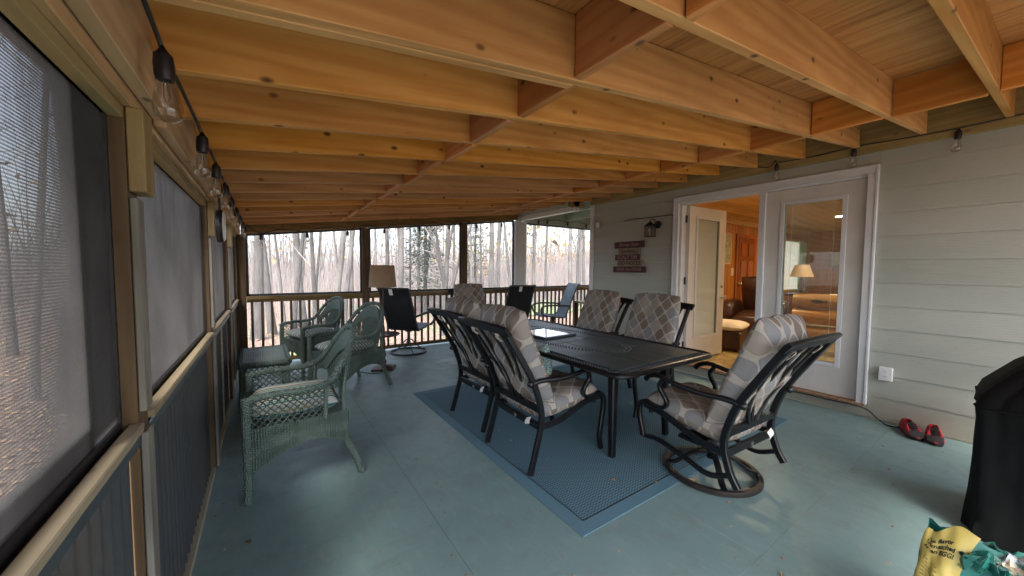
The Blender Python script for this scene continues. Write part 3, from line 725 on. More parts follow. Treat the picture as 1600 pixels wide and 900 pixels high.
while x < XB-.1:
    if x+.137 > wx0-.06 and x < wx1+.06:
        if pbl is None:
            o1 = MB().box(0, .137, YR, YR+.018, .128, wz0-.06).build('panel_board', 'pine_panel', room, bevel=.003); pbl = o1.data
            o2 = MB().box(0, .137, YR, YR+.018, wz1+.06, ZR-.13).build('panel_board', 'pine_panel', room, bevel=.003); pbu = o2.data
        else: o1 = link('panel_board', pbl, room); o2 = link('panel_board', pbu, room)
        o1.location.x = o2.location.x = x
    else: link('panel_board', pb.data, room, (x, 0, 0))
    x += .14
B('crown_moulding', 'pine_ceiling', room, XR+.14, XB, YR-.03, YR+.02, ZR-.128, ZR-.002)
bw = None; y = -1.28
while y < YR-.15:
    if bw is None: o = MB().box(XB, XB+.018, 0, .137, .128, ZR-.002).build('panel_board', 'pine_panel', room, bevel=.003); bw = o.data
    else: o = link('panel_board', bw, room)
    o.location.y = y; y += .14
cw = MB(); cw.box(XR+.14, wx0-.03, YR+.02, YR+.1, 0, 2.75); cw.box(wx1+.03, XB+.1, YR+.02, YR+.1, 0, 2.75); cw.box(wx0-.03, wx1+.03, YR+.02, YR+.1, 0, wz0-.03); cw.box(wx0-.03, wx1+.03, YR+.02, YR+.1, wz1+.03, 2.75)
cw.box(XB+.02, XB+.1, -1.35, YR, 0, 2.75); cw.box(XR+.14, 12.2, -1.4, -1.32, 0, 2.75); cw.box(13.6, XB+.1, -1.4, -1.32, 0, 2.75); cw.box(12.2, 13.6, -1.4, -1.32, 0, .95); cw.box(12.2, 13.6, -1.4, -1.32, 2.1, 2.75); cw.box(XR+.13, XB+.1, -1.35, YR+.1, ZR+.02, ZR+.06)
cw.build('room_shell', 'tan_cloth', room)
wdw = thing('room_window', 'bright window with teal curtain on the far pine wall', 'window')
for a in ((wx0-.06, wx0, wz0-.06, wz1+.06), (wx1, wx1+.06, wz0-.06, wz1+.06), (wx0, wx1, wz1, wz1+.06), (wx0, wx1, wz0-.06, wz0)): B('frame', 'pine_ceiling', wdw, a[0], a[1], YR-.025, YR+.1, a[2], a[3])
B('pane', 'window_glass', wdw, wx0, wx1, YR+.05, YR+.054, wz0, wz1)
MB().surf(lambda u, v_: (wx1-.42+u*.48+.0, YR-.06+.02*math.sin(u*30), wz0-.2+v_*1.6), 40, 2).build('curtain', 'curtain', wdw, sharp=80)
wd2 = thing('room_window', 'bright window at the near end of the room, mirrored in the open door glass', 'window')
for a in ((12.2, 12.26, .95, 2.1), (13.54, 13.6, .95, 2.1), (12.26, 13.54, 2.04, 2.1), (12.26, 13.54, .95, 1.01)): B('frame', 'white_trim', wd2, a[0], a[1], -1.40, -1.31, a[2], a[3])
B('pane', 'window_glass', wd2, 12.26, 13.54, -1.38, -1.376, 1.01, 2.04)
idr = thing('panel_door', 'red brown six panel wooden door in the pine wall', 'door', (9.35, YR, .128))
B('door_slab', 'red_door', idr, 0, .86, -.035, -.004, 0, 2.05); B('casing', 'red_door', idr, -.09, -.003, -.03, -.003, 0, 2.14); B('casing', 'red_door', idr, .863, .95, -.03, -.003, 0, 2.14); B('casing', 'red_door', idr, 0, .86, -.03, -.003, 2.053, 2.14)
for (z0, z1) in ((.2, .75), (.9, 1.5), (1.62, 1.92)):
    for x0 in (.11, .48): B('door_panel', 'red_door', idr, x0, x0+.27, -.047, -.0355, z0, z1, bevel=.009)
MB().lathe([(0, 0), (.03, 0), (.012, .02), (.03, .05), (0, .07)], 12, Matrix.Translation((.07, -.036, .95)) @ Matrix.Rotation(R(90), 4, 'X')).build('handle', 'silver', idr)
pf = thing('wall_picture', 'tall olive map picture in a pale frame on pine wall', 'picture', (8.82, YR, 1.9))
B('print', 'map_print', pf, -.19, .19, -.012, -.004, -.33, .33)
for a in ((-.22, -.19, -.36, .36), (.19, .22, -.36, .36), (-.19, .19, .33, .36), (-.19, .19, -.36, -.33)): B('frame_bar', 'pine_ceiling', pf, a[0], a[1], -.02, -.004, a[2], a[3])
sw = thing('light_switch', 'cream light switch plate beside the wooden door', 'switch', (9.12, YR, 1.36)); B('plate', 'cream_cloth', sw, -.06, .06, -.01, -.003, -.09, .09); B('toggle', 'white_plastic', sw, -.012, .012, -.022, -.0105, -.02, .02)
pf2 = thing('wall_picture', 'small brown framed picture right of the bright room window', 'picture', (XB, 3.55, 1.75)); B('print', 'map_print', pf2, -.012, -.004, -.12, .12, -.2, .2); B('frame_bar', 'dark_wood', pf2, -.02, -.0035, -.15, .15, .2, .23); B('frame_bar', 'dark_wood', pf2, -.02, -.0035, -.15, .15, -.23, -.2); B('frame_bar', 'dark_wood', pf2, -.02, -.0035, -.15, -.12, -.2, .2); B('frame_bar', 'dark_wood', pf2, -.02, -.0035, .12, .15, -.2, .2)
# recessed lamps; the last two are unseen, added to light the room
for i, (x, y, lab) in enumerate(((6.42, 2.83, 'lit round ceiling lamp seen above the open door leaf'), (10.47, 2.64, 'lit round ceiling lamp seen through the closed door glass'), (6.4, .6, 'unseen ceiling lamp added to light the near end of the room'), (10.4, .3, 'unseen ceiling lamp added to light the far end of the room'))):
    rl = thing('recessed_lamp', lab, 'ceiling lamp', (x, y, ZR), group='ceiling lamps in the room')
    MB().lathe([(.075, -.004), (.095, -.006), (.1, -.001), (.075, -.001)], 20, closed=True).build('trim_ring', 'white_plastic', rl)
    MB().lathe([(0, -.008), (.05, -.008), (.074, -.005), (.074, -.002)], 20).build('diffuser', 'lamp_disc', rl)
# leather recliner
rc = thing('recliner', 'dark brown leather recliner seen through the open door', 'armchair', (7.75, 3.1, .125), R(100))
def soft(name, mat, parent, c, s_, rot=(0, 0, 0), pw=4):
    mb = pillow(s_[0], s_[1], s_[2], 10, pw); xf(mb, Matrix.Translation(c) @ Matrix.Rotation(rot[0], 4, 'X') @ Matrix.Rotation(rot[2], 4, 'Z')); return mb.build(name, mat, parent, sharp=80)
soft('seat_cushion', 'brown_leather', rc, (0, .05, .40), (.58, .62, .24)); soft('back_cushion', 'brown_leather', rc, (0, -.32, .78), (.66, .80, .26), (R(72), 0, 0))
for s_ in (-1, 1): soft('armrest', 'brown_leather', rc, (s_*.40, .05, .45), (.24, .80, .52), pw=6)
soft('footrest', 'brown_leather', rc, (0, .45, .30), (.60, .26, .34)); B('base', 'dark_wood', rc, -.4, .4, -.35, .36, .0, .2)
ot = thing('ottoman', 'brown ottoman with a cream cushion top just inside the door', 'ottoman', (6.25, 2.95, .125), R(12))
B('box', 'brown_leather', ot, -.28, .28, -.28, .28, .04, .32, bevel=.02); soft('cushion', 'cream_cloth', ot, (0, 0, .385), (.62, .62, .15))
for x in (-.23, .23):
    for y in (-.23, .23): B('foot', 'dark_wood', ot, x-.025, x+.025, y-.025, y+.025, 0, .0395)
# log sofa
ls = thing('log_bench', 'varnished half log bench with a dark fish plaque behind the door glass', 'bench', (6.95, 1.28, .125), R(-86))
for z, r_ in ((.82, .105), (.58, .12), (.33, .11)): MB().tube([(-.95, 0, z), (-.3, 0.01, z+.008), (.4, -.01, z-.004), (.95, 0, z)], [r_*.96, r_, r_*1.02, r_*.97], 16).build('log', 'log_wood', ls, sharp=60)
for x in (-.9, .9): B('leg', 'log_wood', ls, x-.07, x+.07, -.09, .20, 0, .225, bevel=.01)
fm = MB(); fo = [(0, 0), (.02, .018), (.07, .03), (.12, .02), (.16, .004), (.19, .022), (.19, -.022), (.16, -.004), (.12, -.02), (.07, -.03), (.02, -.018)]
fm.add([(-.72+p[0], -.118, .82+p[1]) for p in fo]+[(-.72+p[0], -.108, .82+p[1]) for p in fo], [tuple(range(11)), tuple(range(11, 22))[::-1]]+[(i, (i+1) % 11, 11+(i+1) % 11, 11+i) for i in range(11)]); fm.build('fish_plaque', 'black_metal', ls)
tl_ = thing('table_lamp', 'table lamp with a pale tapered shade by the room window', 'lamp', (10.9, 3.4, .125))
MB().lathe([(.11, 0), (.11, .02), (.03, .05), (.07, .18), (.05, .33), (.015, .4), (.015, .5), (0, .5)], 16, Matrix.Translation((0, 0, .72))).build('base', 'dark_wood', tl_); MB().lathe([(.24, 1.13), (.14, 1.42)], 20).build('lamp_shade', 'lamp_glow', tl_, solid=.004)
B('side_table', 'dark_wood', tl_, -.25, .25, -.25, .25, .66, .718); B('table_leg', 'dark_wood', tl_, -.05, .05, -.05, .05, 0, .658)

# ================================================================ WALL FITTINGS
sg = thing('wall_sign', 'stack of five maroon and tan slat boards lettered with a sports cheer', 'sign', (XR-.004, 0, 0))
rows = [(3.958, 3.407, 1.738, 1.836, 'sign_maroon', 'Florida State', 'sign_cream_ink', .075, .3), (3.885, 3.495, 1.640, 1.734, 'sign_tan', 'Seminoles', 'sign_dark_ink', .078, .35), (3.942, 3.482, 1.548, 1.636, 'sign_maroon', "SCALP 'EM", 'sign_cream_ink', .082, 0), (3.902, 3.434, 1.455, 1.544, 'sign_tan', 'GO NOLES', 'sign_dark_ink', .085, 0), (3.976, 3.372, 1.358, 1.451, 'sign_maroon', 'FEAR the SPEAR', 'sign_cream_ink', .068, .2)]
for (ya, yb, z0, z1, mt, tx, ik, sz, sh) in rows:
    bd = MB().box(-.028, -.008, yb, ya, z0, z1).build('board', mt, sg, bevel=.003)
    M = Matrix.Translation((-.0285, (ya+yb)/2, (z0+z1)/2)) @ frame(Vector((0, 0, 0)), Vector((0, -1, 0)), Vector((0, 0, 1)), Vector((-1, 0, 0)))
    lettering(tx, sz, ik, bd, M, shear=sh, bold=.001 if sh == 0 else 0)
for y in (3.80, 3.56): B('back_strap', 'sign_tan', sg, -.0075, 0.0, y-.02, y+.02, 1.37, 1.82)
ln = thing('wall_lantern', 'small black wall lantern with clear panes left of the doors', 'lantern', (XR, 3.26, 1.99))
MB().lathe([(0, 0), (.055, 0), (.055, .012), (.03, .025), (0, .028)], 18, Matrix.Translation((0, -.06, .06)) @ Matrix.Rotation(R(-90), 4, 'Y')).build('back_plate', 'black_metal', ln)
MB().tube(bez([(-.02, -.06, .07), (-.06, -.04, .13), (-.10, 0, .12), (-.10, 0, .09)]), .007, 8).build('arm', 'black_metal', ln)
cx = -.10
for dx in (-.05, .05):
    for dy in (-.05, .05): B('corner_bar', 'black_metal', ln, cx+dx-.006, cx+dx+.006, dy-.006, dy+.006, -.105, .035)
B('bottom', 'black_metal', ln, cx-.06, cx+.06, -.06, .06, -.118, -.106)
MB().lathe([(.085, .036), (.05, .07), (.02, .09), (.02, .10), (0, .105)], 4, Matrix.Translation((cx, 0, 0)) @ Matrix.Rotation(R(45), 4, 'Z')).build('roof', 'black_metal', ln)
for a in ((cx-.0445, cx-.0435+.002, -.043, .043), (cx+.042, cx+.0445, -.043, .043)): B('pane', 'bulb_glass', ln, a[0], a[1], a[2], a[3], -.104, .034, bevel=0)
for s_ in (-.044, .042): B('pane', 'bulb_glass', ln, cx-.04, cx+.04, s_, s_+.002, -.104, .034, bevel=0)
MB().lathe([(.012, -.1), (.012, -.05), (.022, -.035), (.024, -.01), (.012, .012), (0, .016)], 12, Matrix.Translation((cx, 0, 0))).build('bulb', 'white_plastic', ln)
cbl = MB().tube(bez([(XR-.02, 3.78, 2.162), (XR-.03, 3.62, 2.172), (XR-.02, 3.45, 2.168), (XR-.025, 3.2, 2.165), (XR-.015, 3.01, 2.165), (XR-.012, 2.965, 2.15), (XR-.01, 2.96, 2.05)]), .006, 6).build('cable', 'cable_black')
tag(cbl, 'dark cable running above the wall lantern to the door casing', 'cable')
ex = MB().tube(bez([(4.655, 2.4, .112), (4.655, 1.8, .108), (4.66, 1.2, .112), (4.67, .93, .105), (4.66, .84, .05), (4.64, .76, .008), (4.66, .66, .008), (4.62, .60, .008)]), .006, 6).build('extension_cord', 'cable_black')
tag(ex, 'dark cord running under the door sill down to the floor', 'cord')
ou = thing('wall_outlet', 'white double power outlet box low on the siding', 'outlet', (XR, .797, .46)); B('box', 'white_plastic', ou, -.038, -.003, -.045, .045, -.062, .062, bevel=.004)
for dz in (-.022, .022):
    o = MB().lathe([(0, 0), (.016, 0), (.016, .003), (0, .003)], 14, Matrix.Translation((-.038, 0, dz)) @ Matrix.Rotation(R(-90), 4, 'Y')).build('socket', 'white_plastic', ou)
    for dy in (-.006, .006): B('slot', 'ink', o, -.0425, -.0412, dy-.0012, dy+.0012, dz-.003, dz+.006, bevel=0)
db = thing('wall_box', 'small beige box high on the siding by the corner board', 'box', (XR, 4.33, 2.14)); B('case', 'beige_plastic', db, -.03, -.003, -.04, .04, -.065, .065); B('cover', 'white_plastic', db, -.034, -.0305, -.03, .03, -.03, .05)

# ================================================================ STRING LIGHTS
bulbp = MB().lathe([(.010, -.045), (.016, -.055), (.026, -.085), (.031, -.115), (.026, -.138), (.012, -.148), (0, -.15)], 14)
sockp = MB().lathe([(.004, .035), (.006, .03), (.012, .02), (.019, .012), (.021, -.01), (.021, -.035), (.018, -.048), (0, -.048)], 12)
filp = MB().tube([(-.004, 0, -.05), (-.006, 0, -.09), (0, 0, -.1), (.006, 0, -.09), (.004, 0, -.05)], .0009, 4)
def string(label, pts, bulbs, sag=.05):
    st = thing('string_light', label, 'string lights')
    allp = [Vector(pts[0])]
    for i, b_ in enumerate(bulbs): pass
    MB().tube(bez(pts, 5), .0055, 6).build('cord', 'cable_black', st)
    for p_ in bulbs:
        if 'sock' not in KIDS:
            so = sockp.build('bulb_socket', 'black_plastic', st); gb = bulbp.build('bulb', 'bulb_glass', so); fl = filp.build('filament', 'silver', so); KIDS['sock'], KIDS['bulb'], KIDS['fil'] = so.data, gb.data, fl.data
        else:
            so = link('bulb_socket', KIDS['sock'], st); link('bulb', KIDS['bulb'], so); link('filament', KIDS['fil'], so)
        so.location = p_; so.rotation_euler = (random.uniform(-.06, .06), random.uniform(-.06, .06), 0)
    return st
YB = [1.27, 1.97, 2.48, 3.03, 3.62, 4.22, 4.82, 5.42, 6.0]
pts = [(-.225, -.6, 2.15), (-.225, .2, 2.09), (-.215, .75, 2.06)]
bl_ = []
for i, y in enumerate(YB):
    zt = 1.915
    pts += [(-.20, y-.02, zt+.045), (-.222, y+.18, zt+.10)]
    bl_.append((-.195, y, zt))
pts += [(-.2, 6.2, 2.0)]
string('string of clear bulbs in black sockets along the left timber beam', pts, bl_)
FX = [(-.02, 1.86), (.545, 1.92), (1.10, 1.98), (1.66, 2.05), (2.26, 2.13), (2.82, 2.19), (3.39, 2.25), (3.96, 2.32)]
pts = [(-.2, 6.19, 2.0)]
for x, z in FX: pts += [(x-.015, 6.2, z+.045-.03), (x+.25, 6.215, zb(x)-.05)]
string('string of small clear bulbs across the far end header', pts, [(x, 6.2, z-.03) for x, z in FX])
RX = [(4.9, 2.42), (5.14, 2.43), (5.74, 2.44), (6.33, 2.44)]
string('short string of bulbs under the sage porch header', [(4.6, 6.2, 2.50)]+[q for x, z in RX for q in ((x, 6.2, z+.03), (x+.28, 6.2, z+.06))], [(x, 6.2, z) for x, z in RX])
string('string of black socket bulbs on the siding above the doors', [(4.655, 1.95, 2.585), (4.655, 1.80, 2.545), (4.655, 1.74, 2.60), (4.655, 1.70, 2.575), (4.66, 1.4, 2.565), (4.65, 1.09, 2.575), (4.66, .8, 2.565), (4.65, .46, 2.555), (4.66, 0, 2.57), (4.66, -.8, 2.575)], [(4.65, 1.72, 2.535), (4.65, 1.09, 2.535), (4.65, .46, 2.515)])
dl = thing('round_gauge', 'round white dial with dark rim hanging edge on from the second post', 'gauge', (-.215, 2.93, 1.655))
MB().lathe([(0, -.02), (.10, -.02), (.105, 0), (.10, .012), (0, .012)], 24, Matrix.Rotation(R(90), 4, 'Y')).build('rim', 'black_plastic', dl); MB().lathe([(0, .022), (.085, .02), (.093, .0125)], 24, Matrix.Rotation(R(90), 4, 'Y')).build('face', 'white_plastic', dl); B('hook', 'black_plastic', dl, -.012, .002, -.012, .012, .10, .20)

# ================================================================ RUG
rx0, rx1, ry0, ry1 = 1.345, 4.03, 1.30, 3.93
rg = thing('rug', 'blue woven outdoor rug under the black dining table', 'rug')
MB().surf(lambda u, v_: (rx0+.094+u*(rx1-rx0-.188), ry0+.094+v_*(ry1-ry0-.188), .007), 4, 4).build('woven_field', 'rug_weave', rg)
bd = MB()
for a in ((rx0, rx1, ry0, ry0+.086), (rx0, rx1, ry1-.086, ry1), (rx0, rx0+.086, ry0+.0865, ry1-.0865), (rx1-.086, rx1, ry0+.0865, ry1-.0865)): bd.box(a[0], a[1], a[2], a[3], .001, .008)
bd.build('border', 'rug_border', rg, bevel=.002)
bd = MB()
for a in ((rx0+.086, rx1-.086, ry0+.086, ry0+.094), (rx0+.086, rx1-.086, ry1-.094, ry1-.086), (rx0+.086, rx0+.094, ry0+.094, ry1-.094), (rx1-.094, rx1-.086, ry0+.094, ry1-.094)): bd.box(a[0], a[1], a[2], a[3], .001, .005)
bd.build('groove', 'ink', rg)

# ================================================================ DINING TABLE
tx0, tx1, ty0, ty1, TZ = 1.87, 3.03, 1.51, 3.90, .72
dt = thing('dining_table', 'long black cast metal dining table with embossed top', 'table', (0, 0, .008))
rim = []
rc_ = .09
for (cx_, cy2, a0) in ((tx1-rc_, ty1-rc_, 0), (tx0+rc_, ty1-rc_, 90), (tx0+rc_, ty0+rc_, 180), (tx1-rc_, ty0+rc_, 270)):
    for k in range(7): a = R(a0+15*k); rim.append((cx_+rc_*math.cos(a), cy2+rc_*math.sin(a), TZ-.022))
tpm = MB(); n = len(rim)
tpm.add([(p_[0], p_[1], TZ-.012) for p_ in rim]+[(p_[0], p_[1], TZ-.03) for p_ in rim], [tuple(range(n)), tuple(range(n, 2*n))[::-1]]+[(i, n+i, n+(i+1) % n, (i+1) % n) for i in range(n)]); tpm.build('top_plate', 'tabletop_metal', dt)
MB().tube(rim, .020, 10, closed=True).build('rim', 'black_metal', dt)
nx, ny = 3, 5; bx = .075
for i in range(nx):
    for j in range(ny):
        x0 = tx0+bx+(tx1-tx0-2*bx)*i/nx; x1 = tx0+bx+(tx1-tx0-2*bx)*(i+1)/nx; y0 = ty0+bx+(ty1-ty0-2*bx)*j/ny; y1 = ty0+bx+(ty1-ty0-2*bx)*(j+1)/ny
        def fpan(u, v_): return (x0+.003+u*(x1-x0-.006), y0+.003+v_*(y1-y0-.006), TZ-.004+.0016*math.sin(u*9+i*2)*math.sin(v_*8+j))
        B('top_panel', 'tabletop_metal', dt, x0+.003, x1-.003, y0+.003, y1-.003, TZ-.0118, TZ-.003, bevel=.003)
stud = MB()
def studs(pth, step=.026):
    acc = 0
    for a, b_ in zip(pth[:-1], pth[1:]):
        a, b_ = Vector(a), Vector(b_); d = (b_-a).length; k = int(d/step)
        for q in range(k):
            p_ = a+(b_-a)*(q+.5)/k; r_ = .010
            stud.add([p_+Vector((r_, 0, 0)), p_+Vector((0, r_, 0)), p_+Vector((-r_, 0, 0)), p_+Vector((0, -r_, 0)), p_+Vector((0, 0, .0075))], [(0, 1, 4), (1, 2, 4), (2, 3, 4), (3, 0, 4)])
for off, zz in ((.035, TZ-.0115), (.058, TZ-.0115)): studs([(tx0+off, ty0+.06, zz), (tx0+off, ty1-.06, zz)]); studs([(tx1-off, ty0+.06, zz), (tx1-off, ty1-.06, zz)]); studs([(tx0+.06, ty0+off, zz), (tx1-.06, ty0+off, zz)]); studs([(tx0+.06, ty1-off, zz), (tx1-.06, ty1-off, zz)])
ell = [(2.45+.36*math.cos(2*math.pi*k/40), 2.70+.78*math.sin(2*math.pi*k/40), TZ-.003) for k in range(41)]
studs(ell); ell = [(2.45+.32*math.cos(2*math.pi*k/40), 2.70+.74*math.sin(2*math.pi*k/40), TZ-.003) for k in range(41)]; studs(ell)
o = stud.build('stud', 'stud_metal', dt); o['kind'] = 'stuff'
ap_ = MB(); ix = .20
for a in ((tx0+ix, tx1-ix, ty0+ix-.012, ty0+ix+.012), (tx0+ix, tx1-ix, ty1-ix-.012, ty1-ix+.012), (tx0+ix-.012, tx0+ix+.012, ty0+ix+.013, ty1-ix-.013), (tx1-ix-.012, tx1-ix+.012, ty0+ix+.013, ty1-ix-.013)): ap_.box(*a, TZ-.09, TZ-.031)
ap_.build('apron', 'black_metal', dt, bevel=.003)
for (x, y, sx_, sy_) in ((tx0+.255, ty0+.27, -1, -1), (tx1-.255, ty0+.27, 1, -1), (tx0+.255, ty1-.27, -1, 1), (tx1-.255, ty1-.27, 1, 1)):
    MB().tube([(x, y, TZ-.032), (x, y, .45), (x+sx_*.004, y+sy_*.004, .2), (x+sx_*.012, y+sy_*.012, 0)], [1.35, 1.1, .95, .85], sec=(.026, .026), up=(1, 0, 0)).build('leg', 'black_metal', dt)
tr = thing('tray', 'dark rimmed rectangular tray with blank white face on the black table', 'tray', (2.41, 2.93, TZ+.0065), R(3))
B('white_face', 'paper_white', tr, -.19, .19, -.22, .22, .004, .012)
for a in ((-.215, -.19, -.245, .245), (.19, .215, -.245, .245), (-.19, .19, -.245, -.22), (-.19, .19, .22, .245)): B('rim', 'steel_grey', tr, a[0], a[1], a[2], a[3], 0, .018)

# ================================================================ DINING CHAIRS
def dining_chair(swivel, label, seed):
    t_ = thing('swivel_chair' if swivel else 'dining_chair', label, 'chair', group='cushioned black dining chairs')
    post_pts = [(-.25, .38), (-.312, .60), (-.425, .80), (-.555, 1.0)]
    for s_ in (-1, 1):
        x = s_*.285
        foot = [(x, -.345, 0), (x, -.292, .18)] if not swivel else [(x, -.335, .13), (x, -.285, .22)]
        pth = bez([(a[0], a[1], a[2]) for a in foot]+[(x, y, z) for y, z in post_pts], 5)
        MB().tube(pth, 0, sec=(.020, .015), up=(0, 1, 0)).build('rear_leg', 'black_metal', t_)
        if not swivel: fl = bez([(x, .30, .445), (x, .350, .42), (x, .365, .34), (x, .345, .22), (x, .325, .1), (x, .345, 0)], 5)
        else: fl = bez([(x, .30, .445), (x, .350, .42), (x, .362, .34), (x, .34, .25), (x, .325, .185)], 5)
        MB().tube(fl, 0, sec=(.018, .016), up=(0, 1, 0)).build('front_leg', 'black_metal', t_)
        MB().tube(bez([(x, -.345, .62), (x*1.02, -.26, .635), (x*1.07, -.1, .63), (x*1.1, .06, .645), (x*1.09, .19, .665), (x*1.06, .27, .645), (x*1.04, .305, .61)], 5), [.016]*2+[.018]*26+[.02]*3, 8).build('armrest', 'black_metal', t_, sharp=60)
        MB().lathe([(0, 0), (.014, .002), (.024, .018), (.024, .03), (.012, .045), (0, .046)], 12, Matrix.Translation((x, -.325, .625)) @ Matrix.Rotation(R(90), 4, 'X')).build('arm_knob', 'black_metal', t_, sharp=60)
        MB().tube(bez([(x*1.09, .155, .655), (x*1.06, .185, .585), (x*1.03, .135, .50), (x, .165, .445), (x, .25, .435), (x, .315, .45)], 5), 0, sec=(.016, .013), up=(1, 0, 0)).build('arm_scroll', 'black_metal', t_)
        MB().tube(bez([(x, -.255, .31), (x, -.10, .32), (x, .05, .365), (x, .18, .405), (x, .315, .42)], 5), 0, sec=(.020, .012), up=(0, 0, 1)).build('side_rail', 'black_metal', t_)
        if swivel: MB().tube(bez([(x, .325, .19), (x, .20, .205), (x, .0, .17), (x, -.16, .135), (x, -.29, .19)], 5), 0, sec=(.014, .013), up=(0, 0, 1)).build('base_rail', 'black_metal', t_)
    upv = Vector((0, -.65, .76)).normalized()
    MB().tube(bez([(-.325, -.555, .995), (-.16, -.568, 1.005), (.16, -.568, 1.005), (.325, -.555, .995)], 4), 0, sec=(.036, .013), up=upv).build('top_rail', 'black_metal', t_)
    B('lower_rail', 'black_metal', t_, -.272, .272, -.272, -.246, .405, .45); B('seat_rail', 'black_metal', t_, -.272, .272, -.272, -.244, .285, .33); B('front_rail', 'black_metal', t_, -.272, .272, .27, .296, .365, .405)
    MB().lathe([(0, 0), (.014, 0), (.014, .004), (0, .004)], 10, Matrix.Translation((0, -.2722, .305)) @ Matrix.Rotation(R(90), 4, 'X')).build('badge', 'silver', t_)
    def py(z):
        for (y0, z0), (y1, z1) in zip(post_pts[:-1], post_pts[1:]):
            if z <= z1: return y0+(y1-y0)*(z-z0)/(z1-z0)
        return post_pts[-1][0]
    for (xb_, xt, bow) in ((-.05, -.205, -.05), (-.02, -.075, -.035), (.02, .075, .035), (.05, .205, .05)):
        pth = [(xb_+(xt-xb_)*(k/8)**1.3+bow*math.sin(math.pi*k/8), py(.445+.53*k/8)-.004+(.012 if 0 < k < 8 else 0), .445+.53*k/8) for k in range(9)]
        MB().tube(pth, 0, sec=(.013, .008), up=(1, 0, 0)).build('splat', 'black_metal', t_)
    sc_ = pillow(.555, .60, .15, 16, 8, .05, seed); xf(sc_, Matrix.Translation((0, .035, .425)) @ Matrix.Rotation(R(7), 4, 'X')); se = sc_.build('seat_cushion', 'cushion_print', t_, sharp=80)
    # back cushion sits before the splats and bulges over the rail
    nrm = Vector((0, .84, .40)).normalized(); ay = Vector((0, -.46, .86)).normalized(); ay = (ay-nrm*ay.dot(nrm)).normalized()
    M = frame(Vector((0, -.272, .775)), Vector((1, 0, 0)), ay, Vector((1, 0, 0)).cross(ay))
    bcn = pillow(.57, .755, .23, 22, 6, .07, seed+5)
    def curve(p_):
        if p_[2] < 0: p_ = (p_[0], p_[1], p_[2]*.42)
        x_, y_, z_ = p_; z_ -= .10*(y_/.36)**2*(1 if y_ > 0 else .3)*-1*-.35; return (x_, y_, z_+.05*max(0, -y_)+.006*math.sin(38*x_)*max(0, (y_-.22)/.14))
    bcn.v = [curve(p_) for p_ in bcn.v]; xf(bcn, M); bk = bcn.build('back_cushion', 'cushion_print', t_, sharp=80)
    pip = [Vector((.272*math.copysign(abs(math.cos(a))**.35, math.cos(a)), .357*math.copysign(abs(math.sin(a))**.35, math.sin(a)), 0)) for a in [2*math.pi*k/48 for k in range(48)]]
    MB().tube([M @ (p_+Vector((0, 0, .05*max(0, -p_.y)))) for p_ in pip], .005, 6, closed=True).build('piping', 'tie_cloth', bk)
    for x in (-.17, .16): MB().surf(lambda u, v_: (x+.022*(u-.5)+.008*math.sin(9*v_), -.545+.035*v_-.008*math.sin(v_*4)+.012*u, .965-.055*v_), 3, 5).build('cushion_tie', 'tie_cloth', t_, solid=.004)
    MB().surf(lambda u, v_: (.16+.05*u, -.283-.018*math.sin(v_*2.2), .342-.042*v_+.02*u), 3, 4).build('care_tag', 'tag_cloth', t_, solid=.002)
    if swivel:
        MB().tube([(.285*math.cos(2*math.pi*k/48), .285*math.sin(2*math.pi*k/48)-.02, .017) for k in range(48)], 0, closed=True, sec=(.016, .017), up=(0, 0, 1)).build('base_ring', 'ring_metal', t_)
        MB().lathe([(.03, .10), (.03, .24), (.09, .25), (.09, .275), (0, .275)], 14, Matrix.Translation((0, -.02, 0))).build('swivel_hub', 'black_metal', t_)
        for a in (45, 135, 225, 315):
            c_, s2 = math.cos(R(a)), math.sin(R(a)); MB().tube(bez([(.02*c_, .02*s2-.02, .14), (.12*c_, .12*s2-.02, .12), (.22*c_, .22*s2-.02, .05), (.283*c_, .283*s2-.02, .033)], 4), 0, sec=(.008, .018), up=(0, 0, 1)).build('base_leg', 'black_metal', t_)
        B('seat_plate', 'black_metal', t_, -.27, .27, -.10, .06, .277, .30)
    return t_
chA = dining_chair(False, 'black dining chair with its back to us, nearest at the left of the table', 2)
chA.location = (1.80, 2.19, .008); chA.rotation_euler.z = R(-90)
chB = dup(chA, label='black dining chair behind the nearest left one, touching the rug edge'); chB.location = (1.85, 2.95, .008); chB.rotation_euler.z = R(-88)
chD = dup(chA, label='patterned dining chair on the wall side, nearest the open door leaf'); chD.location = (3.20, 2.42, .008); chD.rotation_euler.z = R(91)
chC = dup(chA, label='patterned dining chair on the wall side, nearest the wall sign'); chC.location = (3.18, 3.20, .008); chC.rotation_euler.z = R(88)
swA = dining_chair(True, 'swivel dining chair on a round ring base at the near table end', 4); swA.location = (2.53, 1.27, .008); swA.rotation_euler.z = R(-3)
swB = dup(swA, label='swivel dining chair facing us beyond the table, brown backed cushion'); swB.location = (3.02, 5.55, 0); swB.rotation_euler.z = R(172)
# ring partly on bare floor
pw_ = pillow(.30, .30, .10, 12, 3.5, .05, 9); xf(pw_, Matrix.Translation((1.86, 2.36, .60)) @ Matrix.Rotation(R(-60), 4, 'Y') @ Matrix.Rotation(R(40), 4, 'Z')); o = pw_.build('throw_pillow', 'teal_print', sharp=80)
tag(o, 'small teal and white patterned pillow on the nearest left chair', 'pillow')

